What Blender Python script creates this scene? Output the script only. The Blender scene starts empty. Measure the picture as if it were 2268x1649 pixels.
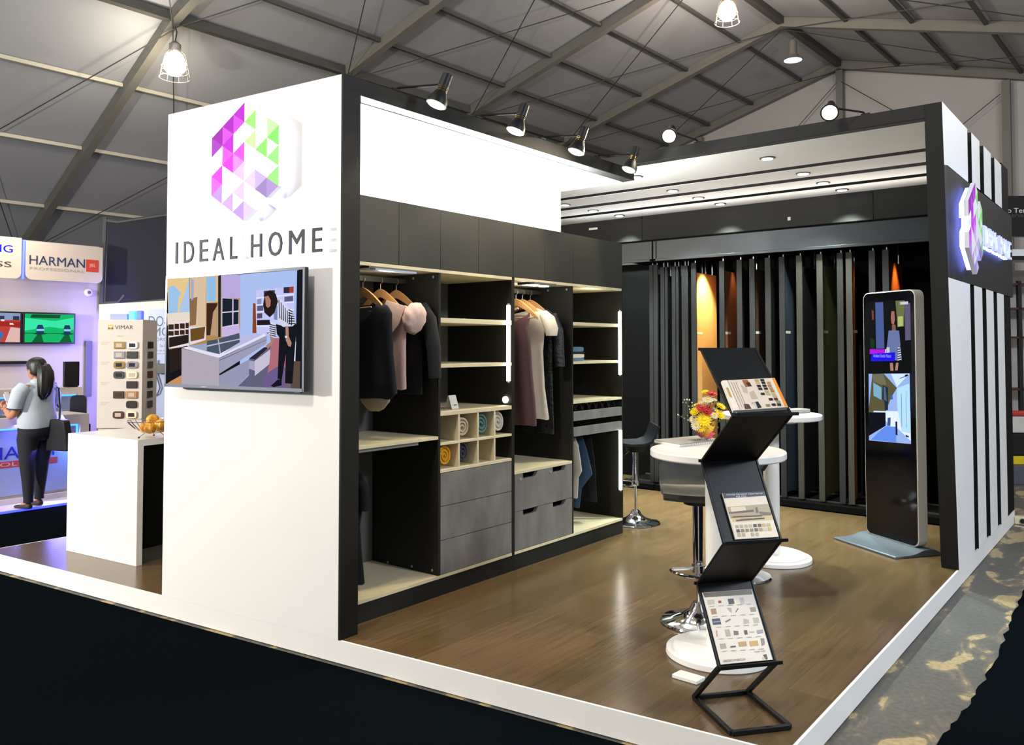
import bpy, math, random
from mathutils import Vector, Matrix
from math import sin, cos, pi, radians
random.seed(7)
SC = bpy.context.scene
COL = SC.collection
# ---------------------------------------------------------------- camera
cam = bpy.data.cameras.new('camera'); camo = bpy.data.objects.new('camera', cam); COL.objects.link(camo)
cam.sensor_fit = 'HORIZONTAL'; cam.sensor_width = 36.0
cam.lens = 1815.5 / 2268 * 36.0
cam.shift_y = (707.4 - 824.5) / 2268
cam.clip_start = 0.05; cam.clip_end = 200
camo.location = (0, 0, 1.5)
camo.rotation_euler = (radians(90 + 1.859), radians(0.0185), radians(38.61))
SC.camera = camo
# ---------------------------------------------------------------- world, exposure, large lights
SC.view_settings.view_transform = 'Standard'; SC.view_settings.look = 'None'
SC.view_settings.exposure = 0.0; SC.view_settings.gamma = 1.0; SC.view_settings.use_curve_mapping = False
W = bpy.data.worlds.new('world'); SC.world = W; W.use_nodes = True
W.node_tree.nodes['Background'].inputs[0].default_value = (0.80, 0.86, 1.0, 1)
W.node_tree.nodes['Background'].inputs[1].default_value = 0.55
def light(kind, name, loc, power, col=(1, 1, 1), size=.1, target=None, angle=60, blend=.5, sy=None, cam_vis=True):
    l = bpy.data.lights.new(name, kind); l.energy = power; l.color = col
    if kind == 'AREA':
        l.size = size
        if sy: l.shape = 'RECTANGLE'; l.size_y = sy
        else: l.shape = 'DISK'
    else: l.shadow_soft_size = size
    if kind == 'SPOT': l.spot_size = radians(angle); l.spot_blend = blend
    o = bpy.data.objects.new(name, l); COL.objects.link(o); o.location = loc
    if target is not None:
        o.rotation_euler = (Vector(target) - Vector(loc)).to_track_quat('-Z', 'Y').to_euler()
    return o
# hall work lamps on the visitors' side, plus unseen fills added for the tent roof
light('POINT', 'hall_lamp_and_fill', (-8.6, -1.6, 2.2), 1600, (1.0, .95, .86), .16)
light('POINT', 'hall_lamp_and_fill', (-2.2, -2.2, 6.2), 850, (1.0, .93, .82), .35)
light('POINT', 'hall_lamp_and_fill', (3.9, 4.2, 4.6), 1050, (.80, .88, 1.0), .35)
light('POINT', 'hall_lamp_and_fill', (-6.3, 7.0, 6.9), 230, (1.0, .95, .88), .3)  # unseen, added above the booth to brighten the tent roof
light('POINT', 'hall_lamp_and_fill', (-6.08, 13.84, 7.1), 200, (1.0, .90, .80), .2)
light('POINT', 'hall_lamp_and_fill', (1.5, 13.8, 5.2), 260, (1.0, .95, .9), .3)  # added out of view, lifts the far right of the tent roof
light('POINT', 'hall_lamp_and_fill', (-6.2, 0, 7.0), 200, (1.0, .95, .88), .3)  # unseen as well, added to light the near part of the roof
# hidden uplights added over the wardrobes to brighten the white bulkhead and soffit
light('AREA', 'uplight_fill', (-3.72, 4.35, 2.40), 95, (.93, .98, 1.0), .22, (-3.78, 4.35, 3.0), sy=None)
for _y in (3.25, 3.95, 5.05, 5.5):
    light('AREA', 'uplight_fill', (-3.74, _y, 2.40), 34, (.93, .98, 1.0), .2, (-3.80, _y, 3.0))

# hidden uplights added above the rear sample rack to brighten the slatted ceiling
light('AREA', 'uplight_fill', (-2.9, 7.95, 2.66), 10, (1.0, .93, .88), 3.0, (-2.9, 7.6, 3.4), sy=.12)
light('AREA', 'uplight_fill', (-4.9, 7.95, 2.66), 3.5, (.9, .95, 1), 1.2, (-4.9, 7.6, 3.4), sy=.12)
# ---------------------------------------------------------------- helpers
def lin(h):
    if not isinstance(h, str): return tuple(h)
    o = []
    for i in (0, 2, 4):
        c = int(h[i:i + 2], 16) / 255
        o.append(c / 12.92 if c <= .04045 else ((c + .055) / 1.055) ** 2.4)
    return tuple(o)
MATS = {}
def mat(name, col='808080', rough=.5, metal=0, noise=0, scale=8, bump=0, emit=None, es=0, coat=0, trans=0, alpha=1, spec=.5, stretch=None):
    m = bpy.data.materials.new(name); m.use_nodes = True; nt = m.node_tree; b = nt.nodes['Principled BSDF']
    c = lin(col); b.inputs['Base Color'].default_value = (*c, 1)
    b.inputs['Roughness'].default_value = rough; b.inputs['Metallic'].default_value = metal
    b.inputs['Specular IOR Level'].default_value = spec
    b.inputs['Coat Weight'].default_value = coat; b.inputs['Transmission Weight'].default_value = trans
    b.inputs['Alpha'].default_value = alpha
    if noise or bump:
        tc = nt.nodes.new('ShaderNodeTexCoord'); mp = nt.nodes.new('ShaderNodeMapping'); nz = nt.nodes.new('ShaderNodeTexNoise')
        nt.links.new(tc.outputs['Object'], mp.inputs[0]); nt.links.new(mp.outputs[0], nz.inputs['Vector'])
        if stretch: mp.inputs['Scale'].default_value = stretch
        nz.inputs['Scale'].default_value = scale; nz.inputs['Detail'].default_value = 5
        if noise:
            mx = nt.nodes.new('ShaderNodeMix'); mx.data_type = 'RGBA'
            mx.inputs[6].default_value = (*[max(0, k * (1 - noise)) for k in c], 1)
            mx.inputs[7].default_value = (*[min(1, k * (1 + noise)) for k in c], 1)
            nt.links.new(nz.outputs[0], mx.inputs[0]); nt.links.new(mx.outputs[2], b.inputs['Base Color'])
        if bump:
            bp = nt.nodes.new('ShaderNodeBump'); bp.inputs['Strength'].default_value = bump; bp.inputs['Distance'].default_value = .02
            nt.links.new(nz.outputs[0], bp.inputs['Height']); nt.links.new(bp.outputs[0], b.inputs['Normal'])
    if emit is not None:
        b.inputs['Emission Color'].default_value = (*lin(emit), 1); b.inputs['Emission Strength'].default_value = es
    MATS[name] = m
    return m
def attr_mat(name, es=0, rough=.45):
    m = bpy.data.materials.new(name); m.use_nodes = True; nt = m.node_tree; b = nt.nodes['Principled BSDF']
    a = nt.nodes.new('ShaderNodeAttribute'); a.attribute_name = 'Col'
    b.inputs['Roughness'].default_value = rough
    if es: b.inputs['Specular IOR Level'].default_value = 0
    if es:
        b.inputs['Base Color'].default_value = (.003, .003, .003, 1)
        nt.links.new(a.outputs['Color'], b.inputs['Emission Color']); b.inputs['Emission Strength'].default_value = es
    else: nt.links.new(a.outputs['Color'], b.inputs['Base Color'])
    MATS[name] = m
    return m
def wm(o):
    m = Matrix.LocRotScale(o.location, o.rotation_euler, o.scale)
    return wm(o.parent) @ o.matrix_parent_inverse @ m if o.parent else m
def V(*a): return Vector(a)
class MB:
    def __init__(s): s.v = []; s.f = []; s.c = []; s.cur = None; s.mi = []; s.m = 0
    def add(s, vs, fs):
        n = len(s.v); s.v += [tuple(v) for v in vs]
        for f in fs: s.f.append([i + n for i in f]); s.c.append(s.cur); s.mi.append(s.m)
        return s
    def pbox(s, o, a, b, c):
        o, a, b, c = map(Vector, (o, a, b, c))
        if a.cross(b).dot(c) < 0: a, b = b, a
        vs = [o, o + a, o + a + b, o + b, o + c, o + a + c, o + a + b + c, o + b + c]
        return s.add(vs, [[3, 2, 1, 0], [4, 5, 6, 7], [0, 1, 5, 4], [1, 2, 6, 5], [2, 3, 7, 6], [3, 0, 4, 7]])
    def box(s, x0, x1, y0, y1, z0, z1): return s.pbox((x0, y0, z0), (x1 - x0, 0, 0), (0, y1 - y0, 0), (0, 0, z1 - z0))
    def loft(s, rings, cap=True, closed=True):
        n = len(rings[0]); fs = []
        for i in range(len(rings) - 1):
            for j in range(n if closed else n - 1):
                k = (j + 1) % n
                fs.append([i * n + j, i * n + k, (i + 1) * n + k, (i + 1) * n + j])
        if cap: fs.append(list(range(n - 1, -1, -1))); fs.append([(len(rings) - 1) * n + j for j in range(n)])
        return s.add([p for r in rings for p in r], fs)
    def tube(s, pts, r, n=8, cap=True):
        pts = [Vector(p) for p in pts]; rs = r if isinstance(r, (list, tuple)) else [r] * len(pts)
        rings = []; up = None
        for i, p in enumerate(pts):
            d = (pts[min(i + 1, len(pts) - 1)] - pts[max(i - 1, 0)]).normalized()
            if up is None: up = d.orthogonal().normalized()
            up = (up - d * up.dot(d)); up = up.normalized() if up.length > 1e-6 else d.orthogonal().normalized()
            w = d.cross(up)
            rings.append([p + (up * cos(2 * pi * k / n) + w * sin(2 * pi * k / n)) * rs[i] for k in range(n)])
        return s.loft(rings, cap)
    def lathe(s, c, prof, n=32, ax=(0, 0, 1)):
        c = Vector(c); ax = Vector(ax).normalized(); u = ax.orthogonal().normalized(); w = ax.cross(u)
        rings = [[c + ax * z + (u * cos(2 * pi * k / n) + w * sin(2 * pi * k / n)) * max(r, 1e-4) for k in range(n)] for r, z in prof]
        return s.loft(rings, True)
    def cyl(s, p0, p1, r, n=24, r1=None):
        return s.tube([p0, p1], [r, r if r1 is None else r1], n)
    def prism(s, poly, o, U, Vv, N):   # poly 2d in frame o,U,V extruded by N
        o, U, Vv, N = map(Vector, (o, U, Vv, N))
        if U.cross(Vv).dot(N) < 0: poly = poly[::-1]
        a = [o + U * p[0] + Vv * p[1] for p in poly]
        return s.loft([a, [p + N for p in a]])
    def poly(s, poly, o, U, Vv):
        o, U, Vv = map(Vector, (o, U, Vv)); return s.add([o + U * p[0] + Vv * p[1] for p in poly], [list(range(len(poly)))])
    def sph(s, c, r, n=12, sc=(1, 1, 1)):
        c = Vector(c); rings = []
        for i in range(n // 2 + 1):
            a = -pi / 2 + pi * i / (n // 2)
            rings.append([c + V(cos(a) * cos(2 * pi * k / n) * r * sc[0] + 1e-6 * cos(k), cos(a) * sin(2 * pi * k / n) * r * sc[1] + 1e-6 * sin(k), sin(a) * r * sc[2]) for k in range(n)])
        return s.loft(rings)
    def build(s, name, m=None, parent=None, smooth=.6, bevel=0, seg=2, label=None, kind=None, local=False, subd=0):
        me = bpy.data.meshes.new(name)
        org = Vector((0, 0, 0))
        if parent is None and not local:
            xs = [v[0] for v in s.v]; ys = [v[1] for v in s.v]; zs = [v[2] for v in s.v]
            org = V((min(xs) + max(xs)) / 2, (min(ys) + max(ys)) / 2, min(zs))
        me.from_pydata([(v[0] - org.x, v[1] - org.y, v[2] - org.z) for v in s.v], [], s.f)
        ms = m if isinstance(m, (list, tuple)) else [m]
        for k in ms: me.materials.append(MATS[k] if isinstance(k, str) else k)
        if len(ms) > 1: me.polygons.foreach_set('material_index', s.mi)
        if any(c is not None for c in s.c):
            ca = me.color_attributes.new('Col', 'FLOAT_COLOR', 'CORNER')
            for p, c in zip(me.polygons, s.c):
                q = lin(c) if c else (.5, .5, .5)
                for li in p.loop_indices: ca.data[li].color = (*q, 1)
        if smooth:
            me.polygons.foreach_set('use_smooth', [True] * len(me.polygons)); me.set_sharp_from_angle(angle=smooth)
        me.update()
        o = bpy.data.objects.new(name, me); COL.objects.link(o); o.location = org
        if parent is not None:
            o.parent = parent
            if not local: o.matrix_parent_inverse = wm(parent).inverted()
        if bevel:
            b = o.modifiers.new('bevel', 'BEVEL'); b.width = bevel; b.segments = seg; b.limit_method = 'ANGLE'; b.angle_limit = radians(40)
        if subd:
            b = o.modifiers.new('subd', 'SUBSURF'); b.levels = subd; b.render_levels = subd
        if label: o['label'] = label
        if kind: o['kind'] = kind
        return o
def tag(o, label, cat, group=None):
    o['label'] = label; o['category'] = cat
    if group: o['group'] = group
    return o
def thing(name, label, cat, loc=(0, 0, 0), rz=0, group=None):
    o = bpy.data.objects.new(name, None); COL.objects.link(o); o.location = loc; o.rotation_euler = (0, 0, rz)
    o.empty_display_size = .1
    return tag(o, label, cat, group)
def dup(root, loc, rz=None, label=None):
    def cp(o, par):
        c = o.copy(); COL.objects.link(c)
        if par is not None: c.parent = par
        for ch in list(o.children): cp(ch, c)
        return c
    r = cp(root, None); r.location = loc
    if rz is not None: r.rotation_euler = (0, 0, rz)
    if label: r['label'] = label
    return r
def struct(mb, name, m, **k): return mb.build(name, m, kind='structure', **k)
def text(s, o, U, Vv, N, m, parent=None, name='lettering', depth=.001, fit=True, mb=None, col=None, bold=0):
    """letters filling the box spanned by U (width) and V (height), standing `depth` out along N"""
    cu = bpy.data.curves.new('t', 'FONT'); cu.body = s; cu.resolution_u = 3; cu.offset = bold
    ob = bpy.data.objects.new('t', cu); COL.objects.link(ob)
    dg = bpy.context.evaluated_depsgraph_get(); me = ob.evaluated_get(dg).to_mesh()
    vs = [v.co.copy() for v in me.vertices]; fs = [list(p.vertices) for p in me.polygons]
    edges = {}
    for f in fs:
        for i in range(len(f)):
            a, b = f[i], f[(i + 1) % len(f)]; edges[(a, b)] = 1
    ob.evaluated_get(dg).to_mesh_clear(); bpy.data.objects.remove(ob); bpy.data.curves.remove(cu)
    x0 = min(v.x for v in vs); x1 = max(v.x for v in vs); y0 = min(v.y for v in vs); y1 = max(v.y for v in vs)
    o, U, Vv, N = map(Vector, (o, U, Vv, N)); N = N.normalized() * depth
    P = [o + U * ((v.x - x0) / (x1 - x0)) + Vv * ((v.y - y0) / max(1e-6, y1 - y0)) for v in vs]
    n = len(P); F = [[i + n for i in f] for f in fs] + [f[::-1] for f in fs]
    for (a, b) in edges:
        if (b, a) not in edges: F.append([a, b, b + n, a + n])
    if mb is not None:
        mb.cur = col; mb.add(P + [p + N for p in P], F); return
    b = MB(); b.add(P + [p + N for p in P], F)
    return b.build(name, m, parent, smooth=0)
def pic(mb, items, o, U, Vv, N, eps=.00006, start=1):
    o, U, Vv, N = map(Vector, (o, U, Vv, N)); N = N.normalized()
    for i, (c, p) in enumerate(items):
        mb.cur = c
        mb.poly([(p[k] / 1000, p[k + 1] / 1000) for k in range(0, len(p), 2)], o + N * eps * (i + start), U, Vv)
def rrect(w, h, r, n=5, x=0, y=0):
    o = []
    for cx, cy, a0 in ((w / 2 - r, h / 2 - r, 0), (-w / 2 + r, h / 2 - r, 90), (-w / 2 + r, -h / 2 + r, 180), (w / 2 - r, -h / 2 + r, 270)):
        for k in range(n + 1):
            a = radians(a0 + 90 * k / n); o.append((x + cx + r * cos(a), y + cy + r * sin(a)))
    return o
# ---------------------------------------------------------------- materials
mat('white_paint', 'f2efe9', .55, noise=.02, scale=3)
mat('white_gloss', 'f0ece4', .25, noise=.03, scale=5)
mat('bulkhead_white', 'f4f6f6', .6, noise=.01, scale=3)
mat('charcoal', '201f1a', .6, noise=.12, scale=30, spec=.25)
mat('charcoal_satin', '191814', .55, noise=.08, scale=30, spec=.25)
mat('door_grey', '35342d', .45, noise=.08, scale=30)
mat('charcoal_deep', '060606', .7, noise=.1, scale=20, spec=.08)
mat('pale_wood', 'c9b68c', .5, noise=.10, scale=6, stretch=(14, 1.2, 14))
mat('pale_edge', 'd6c8a2', .5, noise=.16, scale=5, stretch=(10, 2, 6))
mat('back_grey', '5a5852', .6, noise=.06, scale=5)
mat('metal_fascia', '2e3031', .38, .45, noise=.05, scale=3)
mat('alu', 'a8a59c', .35, .5, noise=.03, scale=20)
mat('kiosk_silver', 'e8e4da', .4, 0, noise=.03, scale=10)
mat('base_silver', '6c747c', .35, .5, noise=.06, scale=6)
mat('alu_dark', '484740', .42, .35, noise=.1, scale=12)
mat('chrome', 'd8d8da', .08, 1, noise=.02, scale=3)
mat('black_metal', '070707', .5, 0, noise=.1, scale=30, spec=.3)
mat('black_plastic', '101012', .35, noise=.08, scale=20)
mat('black_glass', '030304', .08, noise=.05, scale=4, spec=.3)
mat('leather_grey', '34342f', .38, noise=.1, scale=40, bump=.03)
mat('leather_dark', '15161a', .3, noise=.1, scale=40, bump=.03)
mat('hanger_wood', 'c8935a', .45, noise=.15, scale=5, stretch=(1, 8, 8))
mat('navy_cloth', '14151c', .85, noise=.2, scale=60, bump=.1)
mat('blackcloth', '0a0a0b', .9, noise=.2, scale=60, bump=.1)
mat('lace_cloth', '0c0c0c', .5, noise=.6, scale=45, bump=.5)
mat('pink_cloth', 'd9b8a8', .85, noise=.06, scale=25, bump=.12)
mat('mauve_cloth', '6e4c48', .85, noise=.14, scale=45, bump=.1)
mat('cream_cloth', 'd6cab2', .85, noise=.06, scale=20, bump=.1)
mat('sheer_cloth', 'b9ab94', .8, noise=.08, scale=30, bump=.1)
mat('denim', '2c4560', .85, noise=.2, scale=50, bump=.1)
mat('light_denim', '56798a', .85, noise=.15, scale=50, bump=.1)
mat('towel_cream', 'cbb99a', .95, noise=.1, scale=90, bump=.25)
mat('towel_teal', '5f8078', .95, noise=.15, scale=90, bump=.25)
mat('towel_white', 'd3c8b6', .95, noise=.06, scale=90, bump=.25)
mat('towel_yellow', 'd79a1c', .95, noise=.12, scale=90, bump=.25)
mat('towel_grey', '3f3a40', .95, noise=.15, scale=90, bump=.25)
mat('paper', 'e6e0d4', .7, noise=.04, scale=10)
mat('led', 'ffffff', .5, emit='fffef0', es=9)
mat('led_blue', '6080ff', .5, emit='2a34ff', es=3.2)
mat('led_cyan', '60a0ff', .5, emit='2f7cff', es=4)
mat('halo_led', 'ffffff', .5, emit='c4d2ff', es=4)
mat('halo_led_blue', 'ffffff', .5, emit='7f8cff', es=8)
mat('lamp_glow', 'ffffff', .5, emit='ffedc8', es=16)
mat('lamp_warm', 'ffffff', .5, emit='ffc890', es=14)
mat('lamp_cool', 'ffffff', .5, emit='cfe0ff', es=2.2)
mat('downlight_glow', 'ffffff', .5, emit='f4f8ff', es=14)
mat('strip_off', '9aa2b0', .3, noise=.02, scale=5, emit='a8b4c8', es=.15)
mat('tent_fabric', 'a2a3a6', .75, noise=.10, scale=.55)
mat('tent_gable', 'b4b1ad', .75, noise=.08, scale=.5)
mat('tent_purlin', '4c4b47', .7, noise=.12, scale=2)
mat('tent_alu', '74726a', .6, 0, noise=.12, scale=2)
mat('tent_alu_light', 'b9b3a2', .5, .1, noise=.1, scale=2)
mat('cable', '3a3a38', .6)
mat('wire', '8d8a84', .4, .6)
mat('silver_bulb', 'ece6d8', .2, trans=.0, noise=.02)
mat('sign_letter', '121311', .6, noise=.1, scale=10)
mat('letter_white', 'dfe0f4', .4, noise=.03, scale=10, emit='b8c0ff', es=.35)
mat('acrylic_white', 'f4f2f6', .35, noise=.01, scale=4, emit='fff8ff', es=.12)
mat('neighbour_wall', 'b9b0a8', .6, noise=.04, scale=2)
mat('neighbour_white', 'c9bdb4', .45, noise=.03, scale=2)
mat('neighbour_panel', '9aa6c8', .4, noise=.05, scale=2)
mat('stand_cream', 'ccc2b8', .5, noise=.02, scale=4)
mat('sign_cream', 'b9ab9a', .5, noise=.02, scale=4)
mat('navy_mesh', '10111f', .85, noise=.15, scale=30)
mat('grey_column', '5c5c68', .5, noise=.05, scale=10)
mat('skin', 'b07a58', .55, noise=.06, scale=12)
mat('hair', '0b0908', .45, noise=.3, scale=60, bump=.2, stretch=(1, 1, .15))
mat('shirt', 'a9b2bc', .8, noise=.05, scale=9, bump=.35)
mat('mint_shirt', '9fc0ac', .8, noise=.08, scale=12, bump=.3)
mat('trousers', '0e1018', .85, noise=.15, scale=30, bump=.1)
mat('shoe', '2c2320', .6, noise=.1, scale=20)
mat('fruit', 'e09a1c', .45, noise=.12, scale=14, bump=.1)
mat('leaf', '2c4a1c', .6, noise=.2, scale=20)
mat('petal_yellow', 'f2d414', .6, noise=.06, scale=40)
mat('petal_white', 'f0e6c8', .6, noise=.05, scale=40)
mat('petal_red', 'c0342c', .6, noise=.15, scale=40)
mat('wrap_yellow', 'f0bc30', .6, noise=.06, scale=20)
mat('ribbon_pink', 'f4609c', .5, noise=.08, scale=20)
mat('wrap_white', 'd8ccc8', .5, noise=.05, scale=20)
mat('book_grey', '8f8c84', .6, noise=.05, scale=30)
mat('brass', 'c9a24a', .2, 1)
attr_mat('print_ink', 0, .45)
attr_mat('print_gloss', 0, .65)
MATS['print_gloss'].node_tree.nodes['Principled BSDF'].inputs['Specular IOR Level'].default_value = .15
attr_mat('screen_glow', 1.0, .2)
# concrete-look laminate
def concrete_front():
    m = mat('concrete_front', '74706a', .45, noise=.55, scale=4.5, stretch=(1, 2.2, .8)); nt = m.node_tree; return m
concrete_front()
def wood_floor():
    m = bpy.data.materials.new('laminate_floor'); m.use_nodes = True; nt = m.node_tree; b = nt.nodes['Principled BSDF']; MATS['laminate_floor'] = m
    tc = nt.nodes.new('ShaderNodeTexCoord'); mp = nt.nodes.new('ShaderNodeMapping'); mp.inputs['Rotation'].default_value = (0, 0, radians(90))
    nt.links.new(tc.outputs['Object'], mp.inputs[0])
    br = nt.nodes.new('ShaderNodeTexBrick'); br.offset = .37; br.inputs['Scale'].default_value = 1.0
    br.inputs['Brick Width'].default_value = 1.2; br.inputs['Row Height'].default_value = .19
    br.inputs['Mortar Size'].default_value = .0012; br.inputs['Mortar Smooth'].default_value = .3; br.inputs['Bias'].default_value = -.1
    br.inputs['Color1'].default_value = (*lin('5e4a30'), 1); br.inputs['Color2'].default_value = (*lin('695338'), 1); br.inputs['Mortar'].default_value = (*lin('4a3925'), 1)
    nt.links.new(mp.outputs[0], br.inputs['Vector'])
    m2 = nt.nodes.new('ShaderNodeMapping'); m2.inputs['Scale'].default_value = (26, 1.3, 1); nt.links.new(tc.outputs['Object'], m2.inputs[0])
    nz = nt.nodes.new('ShaderNodeTexNoise'); nz.inputs['Scale'].default_value = 1.4; nz.inputs['Detail'].default_value = 6; nz.inputs['Distortion'].default_value = .6
    nt.links.new(m2.outputs[0], nz.inputs['Vector'])
    rp = nt.nodes.new('ShaderNodeValToRGB'); rp.color_ramp.elements[0].position = .3; rp.color_ramp.elements[0].color = (.62, .62, .62, 1); rp.color_ramp.elements[1].position = .7; rp.color_ramp.elements[1].color = (1.2, 1.2, 1.2, 1)
    nt.links.new(nz.outputs[0], rp.inputs[0])
    mx = nt.nodes.new('ShaderNodeMix'); mx.data_type = 'RGBA'; mx.blend_type = 'MULTIPLY'; mx.inputs[0].default_value = .55
    nt.links.new(br.outputs[0], mx.inputs[6]); nt.links.new(rp.outputs[0], mx.inputs[7]); nt.links.new(mx.outputs[2], b.inputs['Base Color'])
    b.inputs['Roughness'].default_value = .22; b.inputs['Specular IOR Level'].default_value = .55
    bp = nt.nodes.new('ShaderNodeBump'); bp.inputs['Strength'].default_value = .05; bp.inputs['Distance'].default_value = .01
    nt.links.new(nz.outputs[0], bp.inputs['Height']); nt.links.new(bp.outputs[0], b.inputs['Normal'])
wood_floor()
def ground_mat():
    m = bpy.data.materials.new('worn_concrete'); m.use_nodes = True; nt = m.node_tree; b = nt.nodes['Principled BSDF']; MATS['worn_concrete'] = m
    tc = nt.nodes.new('ShaderNodeTexCoord'); mp = nt.nodes.new('ShaderNodeMapping'); mp.inputs['Rotation'].default_value = (0, 0, .5); mp.inputs['Scale'].default_value = (3.4, 1.5, 1)
    nt.links.new(tc.outputs['Object'], mp.inputs[0])
    n1 = nt.nodes.new('ShaderNodeTexNoise'); n1.inputs['Scale'].default_value = 1.7; n1.inputs['Detail'].default_value = 5; n1.inputs['Distortion'].default_value = .8
    nt.links.new(mp.outputs[0], n1.inputs['Vector'])
    rp = nt.nodes.new('ShaderNodeValToRGB'); e = rp.color_ramp.elements
    e[0].position = .0; e[0].color = (*lin('4c4b47'), 1); e[1].position = 1; e[1].color = (*lin('a8946a'), 1)
    for p, c in ((.50, '55534c'), (.54, '676052'), (.565, '7a6e55'), (.58, 'a5926a')):
        k = e.new(p); k.color = (*lin(c), 1)
    nt.links.new(n1.outputs[0], rp.inputs[0])
    n2 = nt.nodes.new('ShaderNodeTexNoise'); n2.inputs['Scale'].default_value = 40; nt.links.new(tc.outputs['Object'], n2.inputs['Vector'])
    mx = nt.nodes.new('ShaderNodeMix'); mx.data_type = 'RGBA'; mx.blend_type = 'OVERLAY'; mx.inputs[0].default_value = .5
    nt.links.new(rp.outputs[0], mx.inputs[6]); nt.links.new(n2.outputs[0], mx.inputs[7]); nt.links.new(mx.outputs[2], b.inputs['Base Color'])
    b.inputs['Roughness'].default_value = .6
ground_mat()
mat('dark_carpet', '090d10', 1, noise=.1, scale=60, spec=0)
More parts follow.
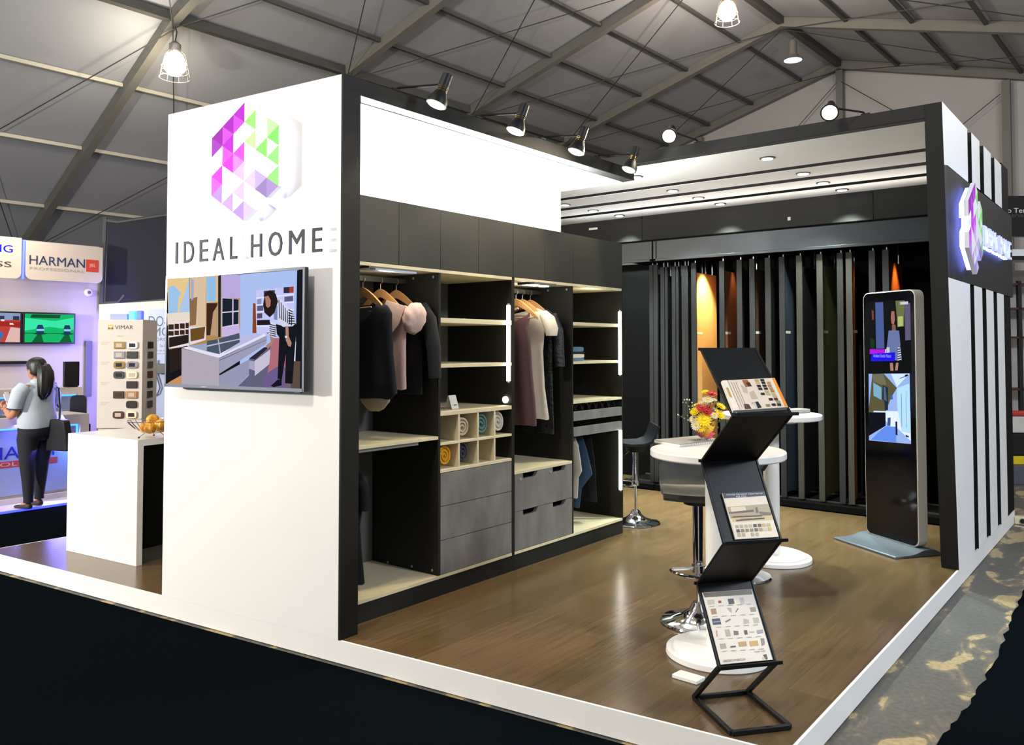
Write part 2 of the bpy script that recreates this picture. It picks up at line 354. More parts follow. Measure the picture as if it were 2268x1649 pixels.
# ---------------------------------------------------------------- printed and screen pictures (colour, u v pairs in thousandths)
PIC_TV=[
('a9c0f0',(571,994,972,999,972,0,575,0)),('b08850',(0,996,571,994,573,414,24,324)),('e8c88c',(0,1000,179,998,182,624,14,632)),('9cc4ea',(11,915,55,934,118,854,97,821,87,659,14,667)),('a8c8ec',(179,994,189,585,103,589,106,715,150,870)),('e8dccc',(3,668,189,676,189,585,7,553)),('d8c0a0',(187,999,312,1000,315,532,193,537)),('8a6a48',(184,798,247,811,238,553,191,546)),('a0a8c8',(196,992,217,969,216,795,200,779)),('d8b890',(312,997,406,997,407,758,317,750)),('8fc0e8',(316,991,385,985,389,763,321,763)),('3a2418',(321,750,404,745,373,454,322,455)),('b89878',(372,666,407,732,409,444,351,454)),('20222c',(407,996,427,994,430,439,412,437)),('b8a8dc',(430,998,571,994,572,781,435,790)),('c8b4e0',(437,528,566,552,576,456,437,439)),('d8ccec',(435,794,565,773,566,544,437,523)),('15202c',(440,789,515,779,515,669,441,665)),('15202c',(523,778,562,771,562,673,524,669)),('15202c',(441,654,515,659,516,546,442,530)),('15202c',(524,658,562,663,562,552,524,548)),('e8e0e4',(11,571,186,589,187,356,21,333)),('3a2418',(15,563,60,562,60,512,15,513)),('3a2418',(15,500,60,498,60,455,16,456)),('3a2418',(66,567,103,566,103,516,67,517)),('3a2418',(67,504,103,503,104,459,67,460)),('3a2418',(110,570,150,569,150,519,111,521)),('3a2418',(111,508,150,506,150,463,111,464)),('3a2418',(156,574,182,573,182,523,156,524)),('3a2418',(156,511,182,510,183,467,156,468)),('241a18',(22,438,183,464,183,386,24,342)),('241a18',(24,324,176,360,132,149,34,97)),('e0d8e0',(186,537,318,537,319,413,191,364)),('6a4a20',(195,515,313,535,304,426,199,399)),('c8905c',(31,18,134,88,135,0,12,0)),('e4e0f4',(125,340,745,463,765,450,424,250,388,259)),('9aa4c4',(176,356,719,455,416,284,345,302)),('b8bce4',(573,456,739,459,445,283,573,390)),('4a5468',(326,404,409,419,569,473,573,390,423,284,327,311)),('b8bcd0',(409,419,416,419,434,292,427,288)),('b8bcd0',(326,362,573,423,573,414,326,349)),('b0a8b4',(127,335,424,250,425,0,130,0)),('9c9cb8',(425,246,765,448,762,377,426,107)),('70708c',(425,233,765,413,765,408,425,223)),('9498b4',(426,91,642,240,642,108,564,0,426,0)),('60607c',(642,244,765,344,792,360,789,206,753,0,564,0,642,100)),('c8c0d4',(682,227,788,328,789,206,683,96)),('2a2430',(642,248,745,345,785,352,686,239)),('a8a4c0',(642,232,682,223,683,141,642,158)),('b06a78',(795,425,940,424,940,0,753,0,785,222)),('6c5a8c',(753,109,850,190,940,150,928,0,746,0)),('c4c8f4',(688,843,945,864,945,452,688,465)),('3c3448',(741,835,817,838,817,781,741,778)),('30283c',(876,858,914,859,914,806,876,809)),('a04030',(914,859,943,861,943,808,914,808)),('8a90b8',(694,764,725,771,725,721,695,719)),('e8e8ff',(688,720,945,732,945,724,688,711)),('e8e8ff',(688,781,945,796,945,788,688,771)),('e8e8ff',(688,658,945,668,945,658,688,650)),('5a5a80',(882,776,940,781,940,736,882,734)),('5a5a80',(695,707,738,708,738,663,695,662)),('5a4a60',(695,641,732,643,732,598,695,596)),('201820',(695,583,785,583,785,539,695,538)),('e0e0f8',(688,539,945,524,945,508,688,526)),('6a4a50',(765,474,870,467,870,459,765,465)),('8a4020',(666,733,684,728,693,469,664,470)),('10121c',(965,995,1000,1000,1000,0,940,0,959,229)),('5a4a40',(940,229,991,229,991,0,928,0)),('e8ecff',(959,396,962,388,956,229,937,241)),('10101a',(778,563,876,527,889,559,965,539,959,404,940,39,892,38,895,286,870,70,841,77,850,431)),('a88070',(785,449,814,448,811,384,772,332,759,361,792,392)),('d0d4ec',(837,763,869,753,940,636,962,555,940,524,876,519,831,561,811,602,824,707)),('d0d4ec',(791,571,827,553,834,448,811,428,778,450)),('14162a',(843,755,848,750,856,592,850,593)),('14162a',(858,731,863,727,869,582,863,582)),('14162a',(872,708,877,703,882,572,876,572)),('14162a',(886,684,891,680,895,561,889,562)),('14162a',(900,661,905,657,908,551,902,552)),('14162a',(914,638,920,633,921,541,914,541)),('14162a',(928,614,934,610,934,531,927,531)),('14162a',(911,670,940,648,941,640,910,660)),('14162a',(911,646,944,629,945,621,910,636)),('14162a',(911,622,948,609,949,601,910,612)),('14162a',(911,598,951,590,953,582,910,588)),('14162a',(911,574,955,571,956,563,910,564)),('14162a',(911,550,959,551,960,543,910,540)),('14162a',(785,547,829,533,829,525,783,539)),('14162a',(785,529,829,515,829,507,783,521)),('14162a',(785,511,829,497,829,489,783,503)),('14162a',(785,493,829,479,829,471,783,485)),('14162a',(785,475,829,462,829,454,784,467)),('14162a',(785,457,829,444,829,436,784,449)),('7a8ab8',(811,676,837,707,837,577,814,586)),('201418',(751,818,784,840,824,805,840,739,817,643,785,604,748,646,738,712)),('b07868',(751,785,774,792,791,750,788,701,771,686,758,703)),('b08474',(892,526,911,525,915,437,934,381,927,349,911,357,895,406)),('e8e8f0',(889,442,905,442,903,426,889,426)),('141020',(795,13,841,69,870,74,870,22,818,5)),('706070',(876,14,896,42,928,38,928,11)),
]
PIC_KIOSK=[
('050508',(107,966,935,966,936,675,94,664)),('4a5c98',(251,962,411,961,425,771,256,770)),('7a4038',(175,932,215,927,216,890,181,890)),('123018',(134,815,222,807,223,770,135,773)),('6c7048',(656,963,831,962,813,859,687,857)),('b0c070',(696,899,793,900,794,861,696,859)),('605878',(828,949,935,951,935,805,832,803)),('c8ccd8',(750,957,898,957,898,946,750,946)),('0a080c',(556,932,646,933,677,855,657,836,517,784,516,848,556,888)),('a86c60',(572,922,632,921,641,887,617,865,573,872,560,896)),('8a5c50',(581,866,647,867,657,844,581,842)),('6878a8',(516,844,716,843,740,785,698,722,498,727,466,767)),('c8cce0',(466,775,528,776,528,752,467,751)),('c8cce0',(688,777,746,773,756,723,678,718)),('10122a',(678,769,752,772,752,768,678,765)),('10122a',(678,759,752,763,752,759,678,755)),('10122a',(678,750,752,754,752,750,678,746)),('10122a',(678,740,752,744,752,740,678,737)),('10122a',(678,731,752,735,752,731,678,727)),('10122a',(678,722,752,726,752,722,678,718)),('b08070',(529,712,589,713,600,681,539,680)),('b08070',(649,713,698,714,679,683,629,682)),('b018d8',(124,768,456,768,450,751,121,747)),('f0d0ff',(446,768,466,768,456,751,436,751)),('1c10e8',(158,748,638,756,629,720,141,717)),('9cb8f4',(94,664,904,673,909,396,81,385)),('5c5838',(171,665,406,667,660,612,541,570,440,515,77,502)),('70705a',(172,662,396,666,459,623,355,621,183,633)),('7ab0cc',(188,629,355,610,352,559,189,574)),('1c2c40',(380,619,484,612,481,520,420,518,408,554,367,564)),('50607c',(397,615,438,612,460,555,398,561)),('d8ecff',(187,511,430,515,430,509,187,502)),('080c18',(88,503,430,509,427,455,80,404)),('e8f4ff',(430,515,908,524,909,407,632,456,523,455,431,475)),('6490f0',(441,454,632,456,633,394,125,389,328,435)),('b8e4ff',(660,612,899,633,905,437,739,441,661,534)),('d8f0ff',(550,668,904,671,660,616)),('3868c0',(708,652,889,667,889,664,722,650)),('3060b0',(738,591,746,591,747,460,739,460)),('3060b0',(830,601,835,601,836,457,830,456)),('101830',(814,666,874,670,874,663,818,657)),('101830',(622,477,657,478,658,422,623,424)),('101830',(812,429,872,426,872,420,815,422)),('405890',(471,488,532,491,523,457,462,456)),('3868c0',(531,583,577,578,577,565,537,564)),
]
PIC_BROCH=[
('d8c8b4',(102,1000,1000,1000,997,0,117,11)),('e8dcc8',(5,1000,96,1000,117,11,1,4)),('b89858',(17,760,62,753,67,403,20,436)),('402818',(95,1000,104,1000,121,14,113,12)),('e08820',(946,1000,999,994,999,13,944,19)),('8a5a30',(367,985,472,983,505,745,379,736)),('3a1c0c',(416,877,494,892,505,745,437,761)),('4a3428',(229,191,311,168,328,15,208,15)),('141210',(368,208,496,239,521,40,439,16)),('c8b8a8',(382,206,443,212,442,29,408,46)),('b8a894',(307,826,403,706,377,524,305,560)),('b8a894',(408,546,503,613,524,320,399,322)),('887868',(153,930,160,929,174,71,167,72)),('887868',(194,924,201,923,215,67,208,68)),('887868',(235,918,242,917,255,62,248,63)),('b09058',(602,983,675,978,674,899,602,903)),('14120c',(709,980,781,975,779,896,709,900)),('b8a070',(602,890,675,886,673,807,601,810)),('14120c',(708,887,780,883,779,804,708,808)),('a88858',(809,879,880,874,878,796,808,800)),('14120c',(598,784,671,780,670,702,598,705)),('14120c',(705,782,777,778,775,700,704,703)),('a87848',(803,781,874,777,873,699,802,703)),('14120c',(600,685,673,681,671,603,600,606)),('14120c',(706,683,778,680,776,602,706,605)),('a88050',(804,683,876,679,874,601,804,604)),('b0a070',(704,585,776,582,774,504,704,507)),('9a7c50',(810,590,882,587,880,509,810,512)),('14120c',(605,513,677,510,676,432,605,435)),('b0a070',(708,500,780,497,778,419,708,421)),('b4a878',(808,493,879,490,877,413,808,415)),('b0a070',(812,408,883,405,881,328,811,330)),('100804',(710,317,782,315,780,237,710,239)),('501810',(806,312,877,309,875,232,806,234)),('8c7c50',(826,219,897,217,895,140,826,141)),('8c7450',(612,127,684,125,683,48,612,49)),('140c08',(719,134,790,133,789,56,719,57)),('14120c',(817,123,888,121,886,45,817,46)),
]
PIC_LEAF=[
('e0d0b8',(8,989,996,989,1000,7,2,7)),('10182c',(0,1000,1000,1000,1000,899,0,882)),('a89470',(8,692,1000,721,1000,449,18,431)),('d8c8a4',(82,682,437,688,434,563,80,558)),('5a4430',(9,578,609,610,598,556,9,543)),('5a4430',(661,644,715,660,702,535,639,526)),('6a5038',(711,559,1000,523,979,463,729,498)),('c8b070',(45,454,1000,460,1000,367,44,360)),('3a2c1c',(53,478,760,472,760,450,53,454)),('3a2c1c',(125,405,801,420,800,395,126,374)),('a0906c',(68,292,145,293,143,230,65,227)),('281408',(70,206,147,206,144,140,62,137)),('a89870',(172,293,250,293,248,230,169,227)),('786040',(174,206,251,206,248,140,166,137)),('b0a078',(278,294,356,294,353,231,274,227)),('7c6420',(279,206,357,206,353,140,270,137)),('b8a880',(383,294,462,294,459,231,380,228)),('7c7440',(384,207,462,207,459,140,375,138)),('0c0804',(490,295,569,295,566,232,486,228)),('5c4830',(490,207,569,207,565,141,481,138)),('503818',(597,295,676,295,673,232,593,229)),('988458',(597,207,676,207,672,141,588,138)),('c0a050',(704,296,784,296,781,232,700,229)),('c8bc98',(704,208,784,207,780,141,695,138)),('b8a468',(813,296,893,296,890,233,808,229)),('c8a038',(812,208,892,208,888,141,802,138)),('a89870',(71,120,140,120,132,51,63,51)),('a89870',(174,118,244,118,236,49,166,50)),('a89870',(383,115,453,115,445,46,374,46)),('a89870',(488,113,559,113,550,44,479,44)),
]
PIC_CARD=[
('e8dcc8',(4,1000,1000,1000,1000,0,0,4)),('5c5238',(13,997,991,998,986,922,20,929)),('e8b840',(68,878,151,880,150,841,78,838)),('c8b8a0',(49,891,197,892,185,823,47,817)),('8a1810',(266,869,330,868,324,833,265,831)),('241c1c',(461,882,581,884,574,807,459,804)),('c0b8a8',(701,886,780,889,774,792,688,786)),('a87858',(75,760,182,762,178,685,71,679)),('b0a490',(398,757,487,757,470,678,441,696)),('40342c',(613,744,620,731,548,680,538,685)),('988468',(847,738,963,738,959,675,848,673)),('282838',(51,620,208,620,208,535,45,535)),('8a8a98',(61,581,203,586,202,569,61,564)),('807068',(291,571,409,607,415,585,306,550)),('b8ac98',(661,588,760,568,753,517,644,511)),('b8ac98',(852,591,958,589,952,512,845,511)),('c08878',(71,459,94,458,76,371,53,372)),('b0a490',(243,454,333,460,333,364,240,363)),('705848',(405,433,494,423,487,373,394,371)),('4a3020',(607,428,671,426,661,368,601,365)),('988878',(702,400,802,399,801,391,702,390)),('989098',(854,413,974,418,966,368,852,363)),('a89880',(76,273,185,273,185,208,74,203)),('40302c',(273,230,366,231,370,211,254,210)),('b89040',(438,276,591,277,581,213,434,213)),('c89c48',(653,270,817,272,806,206,647,204)),('887870',(886,299,954,293,933,211,869,196)),('4a2818',(838,74,910,80,907,15,874,4,851,49)),('b8c070',(814,42,850,45,849,13,813,10)),('b4a898',(65,799,165,799,164,791,65,792)),('b4a898',(247,797,347,797,347,789,246,789)),('b4a898',(429,795,530,794,529,786,429,787)),('b4a898',(613,792,714,792,713,784,612,785)),('b4a898',(797,790,899,790,898,782,796,782)),('b4a898',(74,653,173,652,173,645,74,645)),('b4a898',(254,651,354,650,353,642,254,643)),('b4a898',(435,648,536,647,535,639,435,640)),('b4a898',(618,645,718,645,718,637,617,638)),('b4a898',(801,643,902,642,901,634,800,635)),('b4a898',(93,505,191,504,191,496,92,497)),('b4a898',(272,502,371,501,370,493,271,494)),('b4a898',(452,499,551,498,551,490,451,491)),('b4a898',(633,496,732,495,732,487,632,488)),('b4a898',(814,493,914,492,914,484,814,485)),('b4a898',(83,342,180,341,180,334,82,335)),('b4a898',(260,339,358,338,358,330,260,332)),('b4a898',(439,336,537,335,537,327,438,328)),('b4a898',(618,332,717,331,716,324,617,325)),('b4a898',(798,329,897,328,897,320,797,321)),('b4a898',(81,174,178,173,178,166,81,167)),('b4a898',(257,171,355,169,354,162,257,163)),('b4a898',(434,167,532,166,531,158,434,160)),('b4a898',(612,163,710,162,710,155,611,156)),('b4a898',(790,160,889,158,888,151,790,152)),
]
LOGO=[
('b028c8',[(3, 0), (3, 2), (2, 1)]),('c84bdc',[(3, 2), (2, 1), (2, 3)]),('a023b9',[(2, 1), (2, 3), (1, 2)]),('c850d7',[(2, 3), (1, 2), (1, 4)]),('9623aa',[(1, 2), (1, 4), (0, 3)]),('a03cbe',[(0, 3), (0, 5), (1, 4)]),('b928d2',[(2, 3), (2, 5), (1, 4)]),('d75ae6',[(1, 4), (1, 6), (2, 5)]),('d73ce6',[(2, 5), (2, 7), (1, 6)]),('e150f5',[(3, 4), (3, 6), (2, 5)]),('f08cfa',[(2, 5), (2, 7), (3, 6)]),('e1bef5',[(3, 6), (3, 8), (2, 7)]),('dc46f5',[(1, 6), (0, 7), (1, 8)]),('e164eb',[(0, 7), (0, 9), (1, 8)]),('b996e6',[(0, 9), (1, 8), (1, 10)]),('c8a5f0',[(1, 10), (2, 9), (2, 11)]),('b996e6',[(2, 11), (3, 10), (3, 12)]),('d2c3f0',[(3, 10), (3, 12), (4, 11)]),('e1c3f5',[(3, 8), (2, 9), (3, 10)]),('e1f5cd',[(3, 0), (4, 1), (3, 2)]),('96e678',[(4, 1), (4, 3), (3, 2)]),('c3f0a5',[(4, 3), (4, 5), (3, 4)]),('bef0aa',[(5, 2), (5, 4), (6, 3)]),('82e66e',[(6, 3), (6, 5), (5, 4)]),('8ce66e',[(5, 4), (5, 6), (4, 5)]),('96eb82',[(6, 5), (6, 7), (5, 6)]),('96eb82',[(6, 7), (6, 9), (5, 8)]),('d7c8f0',[(4, 7), (4, 9), (3, 8)]),('c3afe6',[(4, 7), (4, 9), (5, 8)]),('9682be',[(5, 8), (5, 10), (4, 9)]),('aa91d2',[(5, 8), (5, 10), (6, 9)]),
]
LOGO_OUT= [(3, 0), (4, 1), (4, 3), (5, 2), (6, 3), (6, 9), (5, 10), (4, 9), (3, 10), (4, 11), (3, 12), (0, 9), (0, 7), (1, 6), (1, 4), (0, 5), (0, 3)]
# ================================================================ SETTING
GZ = -.12
A_ = radians(7.05); SD = V(cos(A_), sin(A_), 0); SN = V(-sin(A_), cos(A_), 0)   # the sign wall runs along SD, faces -SN
B0 = V(-3.327, 2.758, 0)
def SP(u, n, z): return B0 + SD * u + SN * n + V(0, 0, z)
Tt = V(.0375, .9993, 0); Tn = V(.9993, -.0375, 0)
def TP(p, a, z): return Tn * p + Tt * a + V(0, 0, z)
XR = -1.12
# ground and carpets
struct(MB().box(-30, 16, -10, 30, GZ - .2, GZ), 'floor', 'worn_concrete')
def fl(u): return SP(u, -.004, 0)
c = [(-.765, -6), (-.764, 3.73), (-.726, 4.24), (-.724, 4.77), (-.75, 5.66), (-.777, 6.45), (-.80, 8.0), (14, 8.0), (14, -6)]
cc = []
for i in range(len(c) - 1):
    a, b_ = V(*c[i], 0), V(*c[i + 1], 0); cc.append(a)
    if i in (1, 2, 3, 4):
        for k in range(1, 9): cc.append(a.lerp(b_, k / 9) + V(random.uniform(-.012, .012), 0, 0))
cc.append(V(*c[-1], 0))
struct(MB().prism([(p.x, p.y) for p in cc], (0, 0, GZ), (1, 0, 0), (0, 1, 0), (0, 0, .004)), 'floor', 'dark_carpet')
f0 = SP(-3.75, -.02, 0); f1 = SP(2.36, -.02, 0)
struct(MB().prism([(f1.x, f1.y), (f1.x, -6), (-24, -6), (-24, 11), (-7.2, 11), (-6.9, f0.y)], (0, 0, GZ), (1, 0, 0), (0, 1, 0), (0, 0, .004)), 'floor', 'dark_carpet')
# booth platform
XL = -6.825
pf = thing('booth_platform', 'raised exhibition booth platform with brown wood laminate top and white edge', 'platform', (-3.9, 5.5, GZ))
def lx(u): return SP(u, 0, 0)
c0 = B0 + SD * ((XL - B0.x) / SD.x); c1 = B0 + SD * ((XR - B0.x) / SD.x)
top = [(c0.x, c0.y), (c1.x, c1.y), (XR, 8.78), (XL, 8.78)]
MB().prism([(x + (.012 if i in (0, 3) else -.012), y + (.012 if i < 2 else -.012)) for i, (x, y) in enumerate(top)], (0, 0, -.03), (1, 0, 0), (0, 1, 0), (0, 0, .03)).build('laminate_top', 'laminate_floor', pf)
MB().prism(top, (0, 0, GZ + .006), (1, 0, 0), (0, 1, 0), (0, 0, .1135)).build('platform_edging', 'white_paint', pf)
# sign wall (flat white panel wall)
struct(MB().pbox(SP(-1.443, 0, 0), SD * 1.43, SN * .10, (0, 0, 2.92)), 'wall_left', 'white_paint')
# black end post + lintel of the front portal
struct(MB().pbox(SP(-.012, 0, .001), V(.012, 0, 0) + V(0, .002, 0), V(0, .118, 0), (0, 0, 2.923)).box(-3.56, -3.331, 2.80, 2.872, .001, 2.923), 'trim_1', 'charcoal_satin')
struct(MB().box(-3.43, -3.33, 2.872, 5.752, 2.835, 2.925), 'trim_2', 'charcoal_satin', bevel=.003)
# white bulkhead over the wardrobes, its soffit
struct(MB().box(-4.10, -4.054, 2.86, 5.749, 0.0, 2.92), 'wall_back_left', 'bulkhead_white')
struct(MB().box(-4.054, -3.43, 2.874, 5.749, 2.831, 2.92), 'ceiling', 'bulkhead_white')
struct(MB().box(-4.054, -3.56, 2.80, 2.872, 2.36, 2.92), 'wall_side_left', 'bulkhead_white')
# rear portal (leans forward at the top)
y0t, y0b = 5.915, 6.20
struct(MB().add([(-1.225, y0b, .001), (XR, y0b, .001), (XR, y0b + .10, .001), (-1.225, y0b + .1, .001),
                 (-1.225, y0t, 3.10), (XR, y0t, 3.10), (XR, y0t + .10, 3.10), (-1.225, y0t + .1, 3.10)],
                [[3, 2, 1, 0], [4, 5, 6, 7], [0, 1, 5, 4], [1, 2, 6, 5], [2, 3, 7, 6], [3, 0, 4, 7]]), 'trim_3', 'charcoal_satin')
struct(MB().box(-6.6, -1.225, y0t, y0t + .09, 3.008, 3.10), 'trim_4', 'charcoal_satin', bevel=.003)
# slatted ceiling
for i, (a, b_) in enumerate(((6.005, 6.813), (6.94, 7.319), (7.466, 7.802), (7.948, 8.33))):
    struct(MB().box(-6.6, -1.225, a, b_, 3.006, 3.046), 'ceiling', 'white_paint')
struct(MB().box(-6.6, -1.225, 6.01, 8.45, 3.09, 3.12), 'ceiling', 'charcoal_deep')
for i, (a, b_) in enumerate(((6.813, 6.94), (7.319, 7.466), (7.802, 7.948))):
    struct(MB().box(-6.6, -1.225, a + .0005, b_ - .0005, 3.009, 3.0898), 'trim_%d' % (5 + i), 'charcoal_deep')
# rear wall with dark header
hb = MB()
for a, b_ in ((-6.6, -4.727), (-4.721, -2.191), (-2.185, -1.24)): hb.box(a, b_, 8.33, 8.36, 2.45, 3.005)
struct(hb, 'trim_9', 'charcoal')
struct(MB().box(-6.6, -1.26, 8.362, 8.46, .002, 3.0), 'wall_back', 'charcoal_deep')
# right wall
rw = MB().add([(-1.25, 6.31, .001), (-1.21, 6.31, .001), (-1.21, 6.03, 3.08), (-1.25, 6.03, 3.08), (-1.25, 8.36, .001), (-1.21, 8.36, .001), (-1.21, 8.36, 3.08), (-1.25, 8.36, 3.08)],
              [[0, 1, 2, 3], [7, 6, 5, 4], [0, 4, 5, 1], [1, 5, 6, 2], [2, 6, 7, 3], [3, 7, 4, 0]])
struct(rw, 'wall_right', 'charcoal')
struct(MB().add([(-1.209, 6.11, 1.955), (XR, 6.11, 1.955), (XR, 6.055, 2.70), (-1.209, 6.055, 2.70), (-1.209, 8.95, 1.955), (XR, 8.95, 1.955), (XR, 8.95, 2.72), (-1.209, 8.95, 2.72)],
                [[0, 1, 2, 3], [7, 6, 5, 4], [0, 4, 5, 1], [1, 5, 6, 2], [2, 6, 7, 3], [3, 7, 4, 0]]), 'trim_10', 'charcoal')
struct(MB().box(-1.209, -1.125, 8.42, 8.80, .002, 3.14), 'trim_11', 'charcoal_deep')
def lean(z): return y0b + (y0t - y0b) * z / 3.10
n = 12
for (a, b_) in ((None, 6.785), (6.945, 7.287), (7.470, 7.82), (8.00, 8.37)):
    for (z0, z1) in ((.002, 1.953), (2.705 if a is None else 2.72, 3.10 if a is None else 3.108)):
        la = (lambda z: lean(z) + .012) if a is None else (lambda z: a)
        m_ = MB()
        m_.m = 1
        d0 = -1.208; d1 = XR + .001
        vs = [(d0, la(z0), z0), (d1, la(z0), z0), (d1, la(z1), z1), (d0, la(z1), z1), (d0, b_, z0), (d1, b_, z0), (d1, b_, z1), (d0, b_, z1)]
        if a is None: vs = [(x, y + .09, z) if y < b_ - .01 else (x, y, z) for x, y, z in vs]
        m_.add(vs, [[0, 1, 2, 3], [7, 6, 5, 4], [0, 4, 5, 1], [2, 6, 7, 3], [3, 7, 4, 0]])
        m_.m = 0; m_.add(vs, [[1, 5, 6, 2]])
        struct(m_, 'trim_%d' % n, ['white_paint', 'charcoal'], smooth=0); n += 1
# white facing of the leaning first panel up to the portal edge
struct(MB().add([(XR + .0005, lean(.002), .002), (XR + .002, lean(.002), .002), (XR + .002, lean(1.953), 1.953), (XR + .0005, lean(1.953), 1.953),
                 (XR + .0005, lean(.002) + .11, .002), (XR + .002, lean(.002) + .11, .002), (XR + .002, lean(1.953) + .11, 1.953), (XR + .0005, lean(1.953) + .11, 1.953)],
                [[0, 1, 2, 3], [7, 6, 5, 4], [0, 4, 5, 1], [1, 5, 6, 2], [2, 6, 7, 3], [3, 7, 4, 0]]), 'trim_%d' % n, 'white_paint'); n += 1
struct(MB().add([(XR + .0005, lean(2.69), 2.69), (XR + .002, lean(2.69), 2.69), (XR + .002, lean(3.1), 3.1), (XR + .0005, lean(3.1), 3.1),
                 (XR + .0005, lean(2.69) + .11, 2.705), (XR + .002, lean(2.69) + .11, 2.705), (XR + .002, lean(3.1) + .11, 3.1), (XR + .0005, lean(3.1) + .11, 3.1)],
                [[0, 1, 2, 3], [7, 6, 5, 4], [0, 4, 5, 1], [1, 5, 6, 2], [2, 6, 7, 3], [3, 7, 4, 0]]), 'trim_%d' % n, 'white_paint'); n += 1
# ---- tent hall
RP, RZ, NP, NZ, LP, LZ, EP, EZ = -6.96, 8.4, -12.84, 6.81, -19.6, 3.45, 5.5, 4.85
al0, al1 = -4.15, 20.5
roof = MB()
prof = [(LP - 1.2, GZ), (LP, LZ), (NP, NZ), (RP, RZ), (EP, EZ), (EP + .02, GZ)]
for i in range(len(prof) - 1):
    if i == len(prof) - 2: continue
    a, b_ = prof[i], prof[i + 1]
    for k in range(7):
        s0 = al0 + 3.52 * k; s1 = al0 + 3.52 * (k + 1)
        roof.add([TP(a[0], s0, a[1] + .16), TP(b_[0], s0, b_[1] + .16), TP(b_[0], s1, b_[1] + .16), TP(a[0], s1, a[1] + .16)], [[0, 1, 2, 3]])
struct(roof, 'ceiling', 'tent_fabric', smooth=0)
struct(MB().prism([(LP - 1.2, GZ), (LP, LZ), (NP, NZ + .15), (RP, RZ + .15), (EP, EZ + .15), (EP, GZ)], TP(0, 20.62, 0), Tn, (0, 0, 1), Tt * .03), 'wall_gable', 'tent_gable')
k_ = n
def trim(mb, m):
    global k_
    struct(mb, 'trim_%d' % k_, m); k_ += 1
frames = [al0 + 3.52 * k for k in range(8)]
def beam(p0, p1, w, h, m, side):
    d = (p1 - p0); s = side.normalized() * w; u = d.cross(side).normalized()
    if u.z < 0: u = -u
    trim(MB().pbox(p0 - s / 2 - u * h, d, s, u * h), m)
for f in frames[1:]:
    for i in (1, 2, 3):
        a, b_ = prof[i], prof[i + 1]
        beam(TP(a[0], f, a[1] + .15), TP(b_[0], f, b_[1] + .15), .15, .20, 'tent_alu', Tt)
pur = [(-7.9, 0), (-9.2, 0), (-10.45, 0), (-11.75, 0), (NP, 1), (-14.5, 2), (-16.2, 2), (-18.0, 2), (RP, 1), (-5.6, 3), (-4.35, 3), (-3.1, 3), (-1.85, 3)]
def zr(p):
    for i in range(1, 4):
        a, b_ = prof[i], prof[i + 1]
        if a[0] <= p <= b_[0]: return a[1] + (b_[1] - a[1]) * (p - a[0]) / (b_[0] - a[0])
for p, kk in pur:
    for j in range(1, 7):
        w = .14 if kk == 1 else .065
        beam(TP(p, frames[j] + .08, zr(p) + .13), TP(p, frames[j + 1] - .08, zr(p) + .13), w, w, 'tent_alu_light' if kk == 2 else 'tent_purlin', Tn)
def cablr(p0, p1, r=.010):
    trim(MB().tube([p0, p1], r, 5), 'cable')
for j in range(1, 7):
    a, b_ = frames[j], frames[j + 1]
    cablr(TP(NP, a, NZ - .12), TP(RP, b_, RZ - .1)); cablr(TP(RP, a, RZ - .1), TP(NP, b_, NZ - .12))
    cablr(TP(RP, a, RZ - .1), TP(0, b_, zr(0) - .1)); cablr(TP(0, a, zr(0) - .1), TP(RP, b_, RZ - .1))
    if j < 4: cablr(TP(NP, a, NZ - .15), TP(LP, b_, LZ)); cablr(TP(LP, a, LZ), TP(NP, b_, NZ - .15))
for p in (-3.4, -6.95, -10.76):
    trim(MB().pbox(TP(p - .08, 20.4, GZ), Tn * .16, Tt * .14, (0, 0, zr(p) - GZ - .1)), 'tent_alu')
cablr(TP(-6.9, 20.4, 8.0), TP(-3.5, 20.4, 5.3)); cablr(TP(-7.0, 20.4, 8.0), TP(-10.6, 20.4, 4.6)); cablr(TP(-3.5, 20.4, 7.0), TP(-6.8, 20.4, 4.6))
# hanging work lamps
def bulb_lamp(nm, loc, label, glow, s=1, cord=.5):
    t = thing(nm, label, 'lamp', (loc[0], loc[1], loc[2] - .22 * s))
    c = Vector(loc)
    MB().lathe(c, [(0, -.17 * s), (.07 * s, -.16 * s), (.13 * s, -.09 * s), (.14 * s, 0), (.10 * s, .10 * s), (.05 * s, .14 * s)], 20).build('bulb', glow, t)
    MB().lathe(c, [(.055 * s, .14 * s), (.075 * s, .17 * s), (.075 * s, .24 * s), (.03 * s, .28 * s)], 16).build('socket', 'wire', t)
    g = MB()
    for k in range(8):
        a = 2 * pi * k / 8
        g.tube([c + V(cos(a) * r_, sin(a) * r_, z_) * s for r_, z_ in ((.06, .18), (.13, .10), (.165, -.05), (.19, -.20))], .004, 4)
    for r_, z_ in ((.19, -.20), (.165, -.05), (.17, -.12)):
        g.tube([c + V(cos(2 * pi * k / 20) * r_, sin(2 * pi * k / 20) * r_, z_) * s for k in range(21)], .004, 4)
    g.build('wire_guard', 'wire', t)
    MB().tube([c + V(0, 0, .27 * s), c + V(.05, 0, .27 * s + cord * .6), c + V(0, 0, .27 * s + cord)], .012, 6).build('cord', 'cable', t)
    return t
bulb_lamp('work_lamp', (-12.55, 6.905, 6.12), 'caged work lamp glowing white under the tent beam on the left', 'lamp_glow', 1.25, .25)
light('POINT', 'lamp_light', (-12.55, 6.7, 5.75), 110, (1, .90, .72), .15)
bulb_lamp('work_lamp', (-6.08, 13.84, 7.56), 'caged work lamp with orange glow at the top edge near the ridge', 'lamp_warm', 1.15, .45)
light('POINT', 'lamp_light', (-6.08, 13.84, 7.2), 90, (1, .75, .5), .15)
t = thing('bell_lamp', 'grey bell shaped hanging lamp with bluish disc below the tent ridge', 'lamp', (-6.21, 17.54, 7.6))
c = V(-6.21, 17.54, 7.75)
